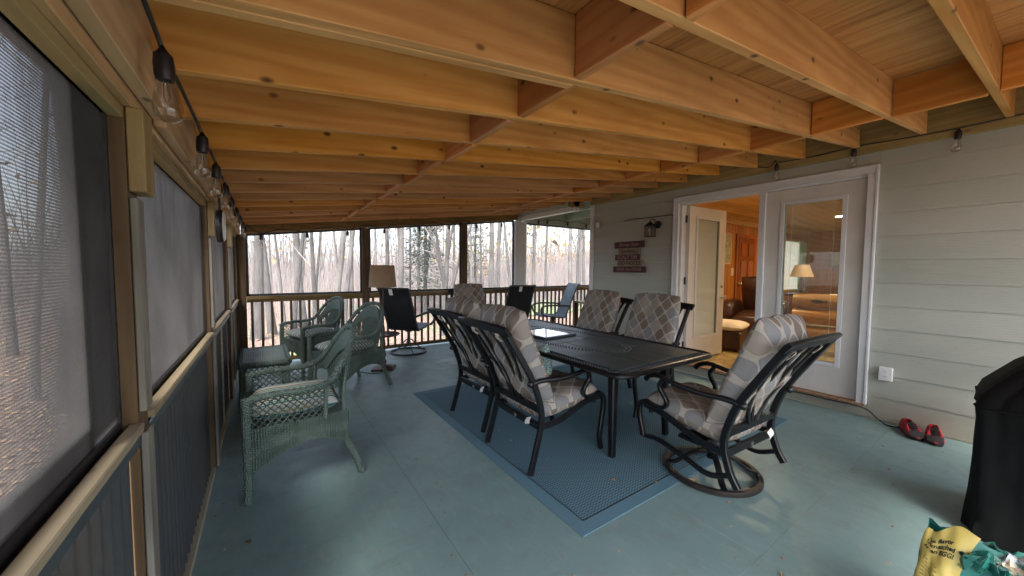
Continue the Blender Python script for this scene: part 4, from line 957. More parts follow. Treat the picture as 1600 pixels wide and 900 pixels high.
# ================================================================ SLING CHAIRS
def sling_chair(label):
    t_ = thing('sling_chair', label, 'chair', group='padded sling swivel chairs')
    prof = bez([(.27, .425), (.22, .448), (.05, .43), (-.16, .405), (-.24, .43), (-.29, .55), (-.37, .75), (-.45, .95), (-.51, 1.07), (-.545, 1.09)], 4)
    prof = [Vector((0, p_[0], p_[1])) for p_ in [(q.x, q.y) for q in [Vector((a[0], a[1], 0)) for a in prof]]] if False else prof
    P = [(p_.x, p_.y) for p_ in [Vector((a[0], a[1])) if len(a) == 2 else a for a in prof]]
    n_ = len(P)-1; ln_ = [0]
    for a, b_ in zip(P[:-1], P[1:]): ln_.append(ln_[-1]+math.hypot(b_[0]-a[0], b_[1]-a[1]))
    def at(v_):
        k = min(int(v_*n_), n_-1); f_ = v_*n_-k; a, b_ = P[k], P[k+1]; tx_, tz_ = b_[0]-a[0], b_[1]-a[1]; l_ = math.hypot(tx_, tz_)
        return a[0]+tx_*f_, a[1]+tz_*f_, tz_/l_, -tx_/l_, ln_[k]+l_*f_
    def sheet(off, sgn):
        def f(u, v_):
            y, z, ny_, nz_, l_ = at(v_); q = abs(math.sin(math.pi*l_/.215))**.5; th_ = off*(.35+.65*q)*(1-abs(2*u-1)**8*.8)
            return ((u-.5)*.50, y+sgn*ny_*th_, z+sgn*nz_*th_)
        return f
    MB().surf(sheet(.016, 1), 10, 44).build('seat_pad', 'sky_lit_sling', t_, sharp=80); MB().surf(sheet(.012, -1), 10, 44).build('sling_back', 'dark_sling', t_, sharp=80)
    for s_ in (-1, 1):
        MB().tube([(s_*.262, p_[0], p_[1]) for p_ in P], .014, 8).build('side_frame', 'sling_frame', t_, sharp=60)
        MB().tube(bez([(s_*.28, -.32, .64), (s_*.30, -.18, .655), (s_*.30, .08, .665), (s_*.30, .25, .645), (s_*.295, .30, .58), (s_*.285, .27, .48), (s_*.265, .18, .44)], 5), 0, sec=(.010, .018), up=(1, 0, 0)).build('armrest', 'sling_frame', t_)
    MB().tube([(-.262, P[-1][0], P[-1][1]), (.262, P[-1][0], P[-1][1])], .014, 8).build('top_bar', 'sling_frame', t_); MB().tube([(-.262, .05, .412), (.262, .05, .412)], .012, 8).build('cross_bar', 'sling_frame', t_); MB().tube([(-.262, -.18, .392), (.262, -.18, .392)], .012, 8).build('cross_bar', 'sling_frame', t_)
    MB().lathe([(.025, .16), (.025, .34), (.06, .35), (.06, .385), (0, .385)], 12, Matrix.Translation((0, -.06, 0))).build('swivel_hub', 'sling_frame', t_)
    MB().tube([(.285*math.cos(2*math.pi*k/40), .285*math.sin(2*math.pi*k/40)-.06, .014) for k in range(40)], .013, 8, closed=True).build('base_ring', 'black_metal', t_)
    for a in (45, 135, 225, 315):
        c_, s2 = math.cos(R(a)), math.sin(R(a)); MB().tube(bez([(.02*c_, .02*s2-.06, .22), (.07*c_, .07*s2-.06, .19), (.19*c_, .19*s2-.06, .06), (.283*c_, .283*s2-.06, .022)], 4), .010, 8).build('base_leg', 'sling_frame', t_)
    y, z, a, b_, _ = at(.93); MB().box(-.03, .03, -.002, .002, -.11, 0, Matrix.Translation((-.04, y-.02, z)) @ Matrix.Rotation(R(22), 4, 'X')).build('hang_tag', 'tag_cloth', t_)
    return t_
s1 = sling_chair('black backed sling chair beside the floor lamp'); s1.location = (2.02, 6.0, 0); s1.rotation_euler.z = R(-48)
s3 = dup(s1, label='black backed sling chair by the white column with its back to us'); s3.location = (4.03, 5.98, 0); s3.rotation_euler.z = R(-8)
s4 = dup(s1, label='sling chair turned sideways showing its padded front with sky light painted in'); s4.location = (4.98, 5.88, 0); s4.rotation_euler.z = R(70)
stb = thing('side_table', 'small wooden side table by the corner of the house', 'table', (5.62, 5.35, 0)); B('top', 'pale_rail', stb, -.25, .25, -.25, .25, .70, .735)
for x in (-.2, .2):
    for y in (-.2, .2): B('leg', 'dark_wood', stb, x-.03, x+.03, y-.03, y+.03, 0, .698)

# ================================================================ WICKER
def lattice(mb, f, w_, h, step=.042, r_=.0045):
    # f(x,z)->point ; diagonals both ways across a w x h panel
    for sg in (1, -1):
        c0 = -h
        while c0 < w_:
            pts = []
            for k in range(9):
                z = h*k/8; x = c0+z if sg > 0 else c0+h-z
                if -1e-6 <= x <= w_+1e-6: pts.append(Vector(f(x, z))+Vector((0, 0, 0)))
            # exact clip
            ts = sorted(set([max(0, min(1, t2)) for t2 in ((-c0)/h, (w_-c0)/h, 0, 1)])) if sg > 0 else sorted(set([max(0, min(1, 1-t2)) for t2 in ((-c0)/h, (w_-c0)/h, 0, 1)]))
            val = [t2 for t2 in ts if -1e-6 <= ((c0+h*t2) if sg > 0 else (c0+h-h*t2)) <= w_+1e-6]
            if len(val) >= 2 and val[-1]-val[0] > .02:
                a, b_ = val[0], val[-1]; pp = [f((c0+h*t2) if sg > 0 else (c0+h-h*t2), h*t2) for t2 in (a, (a*2+b_)/3, (a+2*b_)/3, b_)]
                mb.tube(pp, r_, 5)
            c0 += step
def ribs(f, L_, nz, pitch=.022, amp=.004):
    n = max(8, int(L_/pitch*6))
    def g_(u, v_):
        p_, nn_ = f(u, v_); k = math.sin(2*math.pi*u*L_/pitch+(0)); return Vector(p_)+Vector(nn_)*amp*abs(k)**.7*(1+.5*math.sin(v_*60))
    return g_, n
def braid(mb, pts, r_=.019, n=10, closed=False):
    P = bez(pts, 8); out = []; rad = []; d = 0
    for i, p_ in enumerate(P):
        out.append(p_); rad.append(r_)
    mb.tube(out, rad, n, closed=closed)
    for ph in (0, math.pi):   # two strands wound round the core
        q = []; d = 0
        fine = []
        for a, b_ in zip(P[:-1], P[1:]):
            for k in range(3): fine.append(a+(b_-a)*k/3)
        for i, p_ in enumerate(fine):
            tg = (fine[min(i+1, len(fine)-1)]-fine[max(i-1, 0)]).normalized(); a = tg.cross(Vector((.3, .2, 1))).normalized(); c_ = tg.cross(a)
            if i: d += (p_-fine[i-1]).length
            an = d/.036*2*math.pi*.5+ph; q.append(p_+a*math.cos(an)*r_*.8+c_*math.sin(an)*r_*.8)
        mb.tube(q, r_*.45, 5)
def wrapped_leg(pts, r0, r1):
    P = bez(pts, 10); n = len(P); rad = [(r0+(r1-r0)*i/(n-1))*(1+.07*math.sin(i*2.4)) for i in range(n)]; mb = MB(); mb.tube(P, rad, 10); return mb
def wicker_chair(label):
    t_ = thing('wicker_chair', label, 'chair', group='green wicker armchairs')
    rimp = [(.30, .29, .62), (.315, .15, .635), (.315, -.05, .635), (.305, -.15, .665), (.285, -.22, .75), (.235, -.285, .86), (.13, -.335, .945), (0, -.35, .965)]
    rimp = rimp+[(-x, y, z) for x, y, z in rimp[-2::-1]]
    mb = MB(); braid(mb, rimp, .020); mb.build('rim', 'wicker', t_, sharp=70)
    # back: woven rods between seat and rim, dense band on top
    def arch(s_):   # s in [-1,1] -> point on inner edge below rim
        x = s_*.275; k = max(0, 1-abs(s_)**2.6)
        return Vector((x, -.19-.15*k, .655+.285*k))
    def backp(s_, v_):
        top = arch(s_); bot = Vector((s_*.235, -.235+.04*abs(s_)**2, .43)); return bot+(top-bot)*v_+Vector((0, -.02*math.sin(math.pi*v_), 0))
    rd = MB(); nr = 30
    for k in range(nr+1):
        s_ = -.98+1.96*k/nr; pts = [backp(s_, v_) for v_ in (.20, .4, .6, .8, 1)]; rd.tube(pts, .0066, 5)
    for v_ in [.20, .24]+[.4, .55, .72]:
        rd.tube([backp(-.98+1.96*k/20, v_)+Vector((0, .006*(1 if k % 2 else -1), 0)) for k in range(21)], .005, 5)
    rd.build('back_rods', 'wicker', t_, sharp=70)
    def band(u, v_):
        s_ = -1+2*u; return tuple(backp(s_, .74+.26*v_)+Vector((0, .010, 0)))
    b1 = MB().surf(band, 60, 6, uvs=lambda u, v_: (u*.9, v_*.1)); b1.build('back_band', 'wicker', t_, sharp=70, solid=.004)
    mb = MB(); braid(mb, [tuple(backp(-.96+1.92*k/10, .74)+Vector((0, .012, 0))) for k in range(11)], .008, 6); mb.build('band_braid', 'wicker', t_, sharp=70)
    for s_ in (-1, 1):
        lt = MB(); lattice(lt, lambda x, z: Vector((s_*.300, .265-x, .445+z)), .38, .17, .040, .0042); lt.build('arm_lattice', 'wicker', t_, sharp=70)
        MB().tube([(s_*.30, -.125, .42), (s_*.305, -.13, .64)], .014, 8).build('arm_post', 'wicker', t_)
        # side skirt with arched lower edge
        def side(u, v_):
            y = .285-u*.55; zlo = .17+.13*math.sin(math.pi*min(1, u*1.0))**.8*(.6+.5*u)+.05*u; z = zlo+(.445-zlo)*v_; return ((s_*(.302-.012*u), y, z), (s_, 0, 0))
        g_, n = ribs(side, .55, 6, .028, .010); MB().surf(g_, n, 8, uvs=lambda u, v_: (u*.55, v_*.25)).build('side_skirt', 'wicker', t_, sharp=70)
        eb = MB(); eb.tube([Vector(side(k/16, 0)[0])+Vector((s_*.004, 0, 0)) for k in range(17)], .009, 6); eb.build('skirt_edge', 'wicker', t_)
        wrapped_leg([(s_*.30, .29, .63), (s_*.303, .292, .40), (s_*.30, .29, .2), (s_*.30, .295, 0)], .027, .022).build('front_leg', 'wicker', t_, sharp=60)
        wrapped_leg([(s_*.275, -.235, .45), (s_*.275, -.25, .26), (s_*.285, -.30, .13), (s_*.30, -.345, 0)], .024, .024).build('rear_leg', 'wicker', t_, sharp=60)
        MB().tube(bez([(s_*.275, -.24, .43), (s_*.28, -.24, .6), (s_*.262, -.26, .74)], 4), .014, 8).build('back_post', 'wicker', t_)
    def front(u, v_):
        x = -.285+.57*u; zlo = .17+.12*math.sin(math.pi*u)**.7; z = zlo+(.445-zlo)*v_; return ((x, .292, z), (0, 1, 0))
    g_, n = ribs(front, .57, 6, .028, .010); MB().surf(g_, n, 8, uvs=lambda u, v_: (u*.57, v_*.25)).build('front_skirt', 'wicker', t_, sharp=70)
    def rear(u, v_): x = -.27+.54*u; z = .28+.16*v_; return ((x, -.245, z), (0, -1, 0))
    g_, n = ribs(rear, .54, 6, .028, .010); MB().surf(g_, n, 6, uvs=lambda u, v_: (u*.54, v_*.16)).build('rear_skirt', 'wicker', t_, sharp=70)
    MB().surf(lambda u, v_: (-.29+.58*u, -.24+.53*v_, .44), 12, 12, uvs=lambda u, v_: (u*.58, v_*.53)).build('seat', 'wicker', t_, solid=.008)
    cu = pillow(.53, .50, .11, 14, 7, .02, 3); xf(cu, Matrix.Translation((0, .03, .50))); cu.build('seat_cushion', 'stripe_print', t_, sharp=80)
    return t_
w1 = wicker_chair('green wicker armchair with striped cushion, closest to the camera'); w1.location = (.185, 2.90, 0); w1.rotation_euler.z = R(90)
w2 = dup(w1, label='green wicker armchair in front of the floor lamp'); w2.location = (.80, 4.54, 0); w2.rotation_euler.z = R(114)
w3 = dup(w1, label='green wicker armchair nearest the far railing'); w3.location = (.56, 5.70, 0); w3.rotation_euler.z = R(110)
wt = thing('wicker_table', 'low green wicker table between the wicker armchairs', 'table', (-.02, 4.72, 0), R(1))
HX, HY, TZ2 = .20, .40, .47
def ttop(u, v_): return (-HX+2*HX*u, -HY+2*HY*v_, TZ2+.002*math.sin(u*60)*math.sin(v_*110))
MB().surf(ttop, 40, 60, uvs=lambda u, v_: (u*.4, v_*.8)).build('top', 'wicker', wt, sharp=80, solid=.012)
mb = MB(); lp = [(-HX, -HY), (HX, -HY), (HX, HY), (-HX, HY)]
for (a, b_) in zip(lp, lp[1:]+lp[:1]):
    n = int(math.hypot(b_[0]-a[0], b_[1]-a[1])/.008); P = [(a[0]+(b_[0]-a[0])*k/n, a[1]+(b_[1]-a[1])*k/n, TZ2-.025) for k in range(n+1)]
    mb.tube(P, [.032+.004*math.sin(k*2.1) for k in range(n+1)], 10)
mb.build('rolled_edge', 'wicker', wt, sharp=70)
for sx_ in (-1, 1):
    for sy_ in (-1, 1): wrapped_leg([(sx_*(HX-.01), sy_*(HY-.01), TZ2-.03), (sx_*(HX-.01), sy_*(HY-.01), .2), (sx_*(HX), sy_*(HY), 0)], .022, .024).build('leg', 'wicker', wt, sharp=60)
lt = MB()
for sx_ in (-1, 1): lattice(lt, lambda x, z: Vector((sx_*(HX-.01), -HY+.02+x, .29+z)), 2*HY-.04, .13, .045, .004)
for sy_ in (-1, 1): lattice(lt, lambda x, z: Vector((-HX+.02+x, sy_*(HY-.01), .29+z)), 2*HX-.04, .13, .045, .004)
lt.build('apron_lattice', 'wicker', wt, sharp=70)
for sy_ in (-1, 1): MB().tube(bez([(-HX+.01, sy_*(HY-.008), .15), (-HX+.06, sy_*(HY-.008), .29), (0, sy_*(HY-.008), .37), (HX-.06, sy_*(HY-.008), .29), (HX-.01, sy_*(HY-.008), .15)], 5), .010, 7).build('arch', 'wicker', wt)
for sx_ in (-1, 1): MB().tube(bez([(sx_*(HX-.008), -HY+.01, .15), (sx_*(HX-.008), -HY+.08, .29), (sx_*(HX-.008), 0, .36), (sx_*(HX-.008), HY-.08, .29), (sx_*(HX-.008), HY-.01, .15)], 5), .010, 7).build('arch', 'wicker', wt)

# ================================================================ FLOOR LAMP
fl = thing('floor_lamp', 'dark wood floor lamp with tray and tan drum shade', 'lamp', (1.35, 5.15, 0))
MB().lathe([(.20, 0), (.20, .025), (.13, .045), (.06, .06), (0, .06)], 4, Matrix.Rotation(R(20), 4, 'Z')).build('base', 'dark_wood', fl)
MB().lathe([(.028, .061), (.04, .1), (.022, .14), (.034, .2), (.022, .28), (.03, .36), (.02, .42), (.026, .47)], 14).build('turned_post', 'dark_wood', fl, sharp=60)
MB().lathe([(0, .471), (.21, .471), (.225, .485), (.215, .492), (.2, .486), (0, .486)], 28).build('tray_shelf', 'dark_wood', fl); MB().lathe([(.018, .488), (.024, .55), (.013, .62), (.013, 1.12), (.02, 1.16), (.012, 1.2), (0, 1.3)], 12).build('pole', 'dark_wood', fl)
MB().lathe([(.182, 1.14), (.158, 1.44)], 32).build('lamp_shade', 'linen_shade', fl, solid=.004)
cd = MB().tube(bez([(1.30, 5.0, .008), (1.22, 4.92, .008), (1.12, 5.0, .008), (1.0, 5.2, .008)]), .005, 6).build('lamp_cord', 'cable_black'); tag(cd, 'thin dark cord lying on the floor by the lamp base', 'cord')

# ================================================================ SHOES
def shoe(label, loc, rz):
    t_ = thing('shoe', label, 'shoe', loc, rz, 'pair of red and black trainers')
    out = [(-.036, -.12), (-.044, -.06), (-.040, .0), (-.05, .07), (-.038, .125), (0, .145), (.036, .125), (.048, .07), (.040, 0), (.044, -.06), (.036, -.12), (0, -.135)]
    so = MB(); n = len(out); so.add([(x, y, 0) for x, y in out]+[(x*1.05, y*1.02, .026) for x, y in out], [tuple(range(n))[::-1], tuple(range(n, 2*n))]+[(i, (i+1) % n, n+(i+1) % n, n+i) for i in range(n)]); so.build('sole', 'shoe_black', t_, bevel=.003)
    def upp(u, v_):
        a = 2*math.pi*u; i_ = u*n; k = int(i_) % n; f_ = i_-int(i_); a0, a1 = out[k], out[(k+1) % n]; x, y = a0[0]+(a1[0]-a0[0])*f_, a0[1]+(a1[1]-a0[1])*f_
        top = .075 if y < .02 else .075-.05*min(1, (y-.02)/.12); s_ = 1-.45*v_*v_; yo = y*(1-.25*v_) - .02*v_
        return (x*s_, yo if y < 0.02 else y*(1-.75*v_*v_), .026+top*v_**.8)
    MB().surf(upp, 36, 5, cu=True).build('upper', 'shoe_red', t_, sharp=80, solid=.004)
    MB().lathe([(0, 0), (.024, 0), (.03, .012)], 14, Matrix.Translation((0, -.065, .068)) @ Matrix.Diagonal((1, 1.6, 1, 1))).build('insole', 'shoe_black', t_)
    for k in range(4): MB().tube([(-.022, .0+.022*k, .10-.012*k), (0, .004+.022*k, .108-.012*k), (.022, .0+.022*k, .10-.012*k)], .006, 6).build('lace', 'shoe_black', t_)
    MB().surf(lambda u, v_: ((u-.5)*.09, .09+.052*v_, .070-.034*v_-.25*((u-.5)*.09*3)**2), 6, 4).build('toe_cap', 'shoe_black', t_, solid=.004)
    for s_ in (-1, 1): MB().surf(lambda u, v_: (s_*(.046-.012*v_), -.10+.12*u, .028+.04*v_), 6, 2).build('side_panel', 'shoe_black', t_, solid=.003)
    return t_
sh1 = shoe('red and black trainer against the wall, the one nearer the doors', (4.56, .60, 0), R(115)); sh2 = shoe('red and black trainer against the wall, the one nearer the grill', (4.56, .47, 0), R(100))

# ================================================================ GRILL UNDER COVER
gr = thing('covered_grill', 'barbecue grill under a black fabric cover at the right edge', 'grill', (3.36, -.42, 0))
def cover(u, v_):
    a = 2*math.pi*u; sq = lambda c_: math.copysign(abs(c_)**.35, c_)
    prof = [(0, 1.0), (.2, .985), (.62, .99), (.70, 1.0), (.76, .97), (.90, .80), (1.02, .60), (1.10, .42), (1.13, .2), (1.14, .0)]
    k = v_*(len(prof)-1); i = min(int(k), len(prof)-2); f_ = k-i; z = prof[i][0]+(prof[i+1][0]-prof[i][0])*f_; s_ = prof[i][1]+(prof[i+1][1]-prof[i][1])*f_
    fold = 1+.02*math.sin(9*a+2*z)+.008*math.sin(31*a+7*z)*(1-min(1, z))+.006*math.sin(23*a)
    return (.34*sq(math.cos(a))*s_*fold, .62*sq(math.sin(a))*s_*fold, z+.012*math.sin(5*a)*(1 if .1 < v_ < .9 else 0))
MB().surf(cover, 72, 36, cu=True).build('cover', 'grill_cover', gr, sharp=80)
MB().tube([(Vector(cover(k/48, .335))*1.0)+Vector((0, 0, 0)) for k in range(48)], .006, 5, closed=True).build('seam', 'grill_cover', gr)

# ================================================================ CHARCOAL BAG
bg_ = thing('charcoal_bag', 'open green charcoal bag with yellow label in the lower right corner', 'bag', (2.05, -.033, 0))
BW, BD, BH = .25, .13, .435     # half width (Y), half depth (X), height
def bagp(a, v_, off=0):     # a: angle, v: height fraction
    sq = lambda c_, p_=.32: math.copysign(abs(c_)**p_, c_)
    k = 1+.10*math.sin(math.pi*min(1, v_*1.05))-.0
    x = -BD*sq(math.cos(a))*k*(1-.80*max(0, v_-.65)/.35); y = BW*sq(math.sin(a))*(1+.03*math.sin(math.pi*v_))
    cr = .005*math.sin(11*a+7*v_)*math.sin(13*v_+2*a)+.002*math.sin(29*a-21*v_)
    n_ = Vector((-math.cos(a)*1.3, math.sin(a), 0)).normalized()
    z = BH*v_+(.03*math.sin(3*a+.5)+.018*math.sin(7*a))*max(0, (v_-.7)/.3)
    return Vector((x, y, z))+n_*(cr+off)
MB().surf(lambda u, v_: bagp(2*math.pi*u, v_), 96, 40, cu=True).build('bag_body', 'bag_green', bg_, sharp=80)
MB().surf(lambda u, v_: bagp(2*math.pi*u, .97-.25*v_)*(1-.10*v_)+Vector((0, 0, 0)), 60, 6, cu=True).build('inner_lining', 'bag_green', bg_, sharp=80)
MB().lathe([(0, 0), (.1, 0)], 20, Matrix.Translation((0, 0, .36))).build('charcoal', 'bag_dark', bg_)
# crumpled folded lip: creased sheets of the torn top
rc2 = random.Random(17)
for (y0, y1, xx, mt, dz, hh) in ((.06, -.06, -.09, 'bag_green', -.015, .05), (-.03, -.16, -.05, 'bag_pale', .0, .06), (-.05, -.20, -.085, 'bag_green', -.02, .065), (-.10, -.26, -.02, 'bag_red', -.01, .06), (.02, -.12, .0, 'bag_green', -.01, .045), (-.02, -.10, -.07, 'cream_cloth', .005, .035)):
    jit = {}
    def fl_(u, v_):
        k = (round(u*9), round(v_*4))
        if k not in jit: jit[k] = (rc2.gauss(0, .014), rc2.gauss(0, .007), rc2.gauss(0, .012))
        a = jit[k]; return (xx+a[0]+.03*v_*v_, y0+.10+(y1-y0)*u+a[1], BH+dz-.02+hh*v_*(1-.5*abs(2*u-1)**2)+a[2])
    MB().surf(fl_, 9, 4).build('folded_lip', mt, bg_, sharp=20, solid=.0015)
# printed panels following the bag surface
def patch(name, mat, yz, off, nu=10, nv=10):
    # yz: polygon given as function (u,v)->(y,z) on the front (-X) face
    def f(u, v_):
        y, z = yz(u, v_); s_ = max(-.995, min(.995, y/BW)); sn = math.copysign(abs(s_)**(1/.32), s_); return bagp(math.asin(max(-1, min(1, sn))), z/BH, off)
    return MB().surf(f, nu, nv).build(name, mat, bg_, sharp=80)
def yel(u, v_):
    z = .255+.19*v_; right = .155-.035*abs(2*v_-1)**1.5; left = .2495; return (left+(right-left)*u, z-.05*u*(1-v_))
patch('yellow_label', 'bag_yellow', yel, .004, 20, 12)
patch('pale_label', 'bag_pale', lambda u, v_: (.2495+(.175-.2495)*u,   .02+.225*v_-.05*u*v_), .004, 20, 12)
def on_bag(y, z, off=.0075):
    s_ = max(-.995, min(.995, y/BW)); sn = math.copysign(abs(s_)**(1/.32), s_); return bagp(math.asin(sn), z/BH, off)
def bag_text(s, size, mat, y, z, rot=0, bold=0):
    me = text_mesh(s, size, depth=.0002, bold=bold); me.materials.clear(); me.materials.append(MATS[mat])
    c_, s2 = math.cos(rot), math.sin(rot)
    for v in me.vertices:
        lx, ly = v.co.x*c_-v.co.y*s2, v.co.x*s2+v.co.y*c_; p_ = on_bag(y-lx, z+ly, .0052+v.co.z); v.co = p_
    o = bpy.data.objects.new('lettering', me); C.objects.link(o); o.parent = bg_; return o
bag_text('the flavor', .0150, 'ink', .203, .412, R(-14), .0005); bag_text('Unmatched', .0150, 'ink', .203, .397, R(-14), .0005); bag_text('on an EGG!', .0150, 'ink', .205, .382, R(-14), .0005)
fine = MB()
rl_ = random.Random(5)
for k in range(11):
    z = .360-.0105*k
    a, b_ = .236, .192+rl_.uniform(0, .014)
    P = [on_bag(a+(b_-a)*q/6, z-.02*q/6, .0050) for q in range(7)]
    for q in range(6):
        if rl_.random() < .86: fine.add([P[q], P[q].lerp(P[q+1], .82), P[q].lerp(P[q+1], .82)+Vector((0, 0, .0028)), P[q]+Vector((0, 0, .0028))], [(0, 1, 2, 3)])
for k in range(16):
    z = .215-.012*k
    P = [on_bag(.238+(.19-.238)*q/6, z-.015*q/6, .0050) for q in range(7)]
    for q in range(6):
        if rl_.random() < .8: fine.add([P[q], P[q].lerp(P[q+1], .82), P[q].lerp(P[q+1], .82)+Vector((0, 0, .0028)), P[q]+Vector((0, 0, .0028))], [(0, 1, 2, 3)])
o = fine.build('small_print', 'ink', bg_); o['kind'] = 'stuff'
bag_text('Natural Oak', .030, 'yellow_ink', .062, .285, R(-90), .0006); bag_text('Lump Charcoal', .028, 'yellow_ink', .092, .275, R(-90), .0006)
bag_text('OR', .07, 'white_ink', .005, .30, R(-90), .002)

# ================================================================ FLOOR DEBRIS
def leafbit(x, y, z, s_, rz, label):
    def f(u, v_):
        a = v_*2-1; w_ = (1-a*a)**.6*(.35+.10*math.sin(9*v_))*(2*u-1); return (w_*s_, a*s_*.6, .006+s_*.22*abs(2*u-1)**1.5*(.5+.5*math.sin(5*v_))+s_*.06)
    o = MB().surf(f, 6, 8).build('dry_leaf', 'dry_leaf', sharp=80, solid=.0015); o.location = (x, y, z); o.rotation_euler.z = rz; tag(o, label, 'leaf', 'dry leaves on the floor'); return o
leafbit(2.28, 1.25, .008, .055, 1.0, 'curled tan leaf inside the swivel chair ring')
leafbit(1.87, 1.55, .008, .03, .4, 'small pale leaf on the bare rug near the table leg')
leafbit(1.93, .62, 0, .02, 2, 'tiny leaf scrap on the floor in front of the bag'); leafbit(2.05, .66, 0, .016, .5, 'tiny curled leaf scrap beside another on bare floor')
leafbit(-.1, 2.22, 0, .03, .5, 'dark leaf at the foot of the left screen wall')
crumb = MB(); rr = random.Random(11)
for k in range(260):
    if k < 60: x, y = rr.uniform(-.28, -.18)+abs(rr.gauss(0, .04)), rr.uniform(1.3, 4)
    else: x, y = rr.uniform(.4, 4.4), rr.uniform(.3, 4.5)
    zz = .0085 if rx0-.02 < x < rx1+.02 and ry0-.02 < y < ry1+.02 else .001
    r_ = rr.uniform(.002, .006); a = rr.uniform(0, 6)
    crumb.add([(x+r_*2*math.cos(a), y+r_*2*math.sin(a), zz), (x-r_*math.sin(a), y+r_*math.cos(a), zz), (x-r_*2*math.cos(a), y-r_*2*math.sin(a), zz), (x+r_*math.sin(a), y-r_*math.cos(a), zz), (x, y, zz+r_)], [(0, 1, 4), (1, 2, 4), (2, 3, 4), (3, 0, 4)])
o = crumb.build('floor_debris', 'dry_leaf'); tag(o, kind='stuff')

# ================================================================ TREES
def tree_meshes(seed, h, r0, lean=0, fork=0, nb=14, low=.35, depth=2):
    rnd = random.Random(seed); tk = MB(); cr = MB()
    def trunk(p0, d0, L_, ra, rb, n=9, wob=.03):
        pts = []; p_ = Vector(p0); d = Vector(d0).normalized()
        for k in range(n+1):
            pts.append(p_.copy()); d = (d+Vector((rnd.gauss(0, wob), rnd.gauss(0, wob), .01))).normalized(); p_ = p_+d*L_/n
        rad = [ra+(rb-ra)*(k/n)**.8 for k in range(n+1)]; rad[0] *= 1.35; return pts, rad
    ends = []
    dirs = [Vector((math.sin(lean), rnd.uniform(-.04, .04), math.cos(lean)))]
    pts, rad = trunk((0, 0, -.4), dirs[0], h, r0, r0*.22); tk.tube(pts, rad, 9); stems = [(pts, rad)]
    for f_ in range(fork):
        k = rnd.randint(1, 3); a = rnd.uniform(0, 6.28); p2, r2 = trunk(pts[k], Vector((math.cos(a)*.38, math.sin(a)*.38, 1)), h*.8, rad[k]*.7, r0*.12, wob=.05); tk.tube(p2, r2, 8); stems.append((p2, r2))
    def branch(p0, d, L_, r_, lev):
        n = 6; pts = []; p_ = p0.copy(); d = d.normalized()
        for k in range(n+1):
            pts.append(p_.copy()); d = (d+Vector((rnd.gauss(0, .16), rnd.gauss(0, .16), rnd.gauss(.04, .10)))).normalized(); p_ = p_+d*L_/n
        cr.tube(pts, [r_*(1-.85*k/n) for k in range(n+1)], 4 if lev else 5, caps=False)
        if lev < depth:
            for q in range(rnd.randint(3, 5)):
                k = rnd.randint(2, n); nd = (pts[k]-pts[k-1]).normalized()+Vector((rnd.gauss(0, .6), rnd.gauss(0, .6), rnd.gauss(.15, .4))); branch(pts[k], nd, L_*rnd.uniform(.35, .6), r_*.5, lev+1)
    for pts, rad in stems:
        for q in range(nb):
            f_ = low+(1-low)*rnd.random(); k = min(len(pts)-2, int(f_*(len(pts)-1))); t2 = rnd.random(); p_ = pts[k].lerp(pts[k+1], t2); a = rnd.uniform(0, 6.28)
            branch(p_, Vector((math.cos(a), math.sin(a), rnd.uniform(.2, 1.0))), h*rnd.uniform(.12, .26)*(1.1-.5*f_), rad[k]*rnd.uniform(.22, .4), 0)
    return tk, cr
def tree_proto(label, **kw):
    tk, cr = tree_meshes(**kw); t_ = thing('bare_tree', label, 'tree'); tk.build('trunk', 'bark', t_, sharp=70); cr.build('crown', 'twig', t_, sharp=80); return t_
protos = [dict(seed=1, h=15, r0=.20, low=.42, nb=12), dict(seed=2, h=13, r0=.14, low=.45, nb=12, lean=.09), dict(seed=3, h=12, r0=.12, fork=1, low=.3, nb=9), dict(seed=4, h=14, r0=.17, lean=-.12, low=.45, nb=11), dict(seed=5, h=10, r0=.16, fork=4, low=.2, nb=12), dict(seed=6, h=14, r0=.10, low=.5, nb=10), dict(seed=7, h=11, r0=.07, low=.35, nb=9, lean=.04)]
PT = {}
f_px = 569.6
def dir_px(x): return 34.234+math.degrees(math.atan((x-800)/f_px))
def place(i, ang, dist, label, sc_=1.0, rz=None, group=None, up=1.0):
    x, y = dist*math.sin(R(ang)), dist*math.cos(R(ang))
    if i not in PT: o = PT[i] = tree_proto(label, **protos[i])
    else: o = dup(PT[i], label=label)
    o.location = (x, y, gz(x, y)); o.scale = (sc_, sc_, sc_*up); o.rotation_euler.z = rz if rz is not None else random.uniform(0, 6.28)
    if group: o['group'] = group
    return o
fa = -R(20)   # rotate so a prototype's lean shows sideways
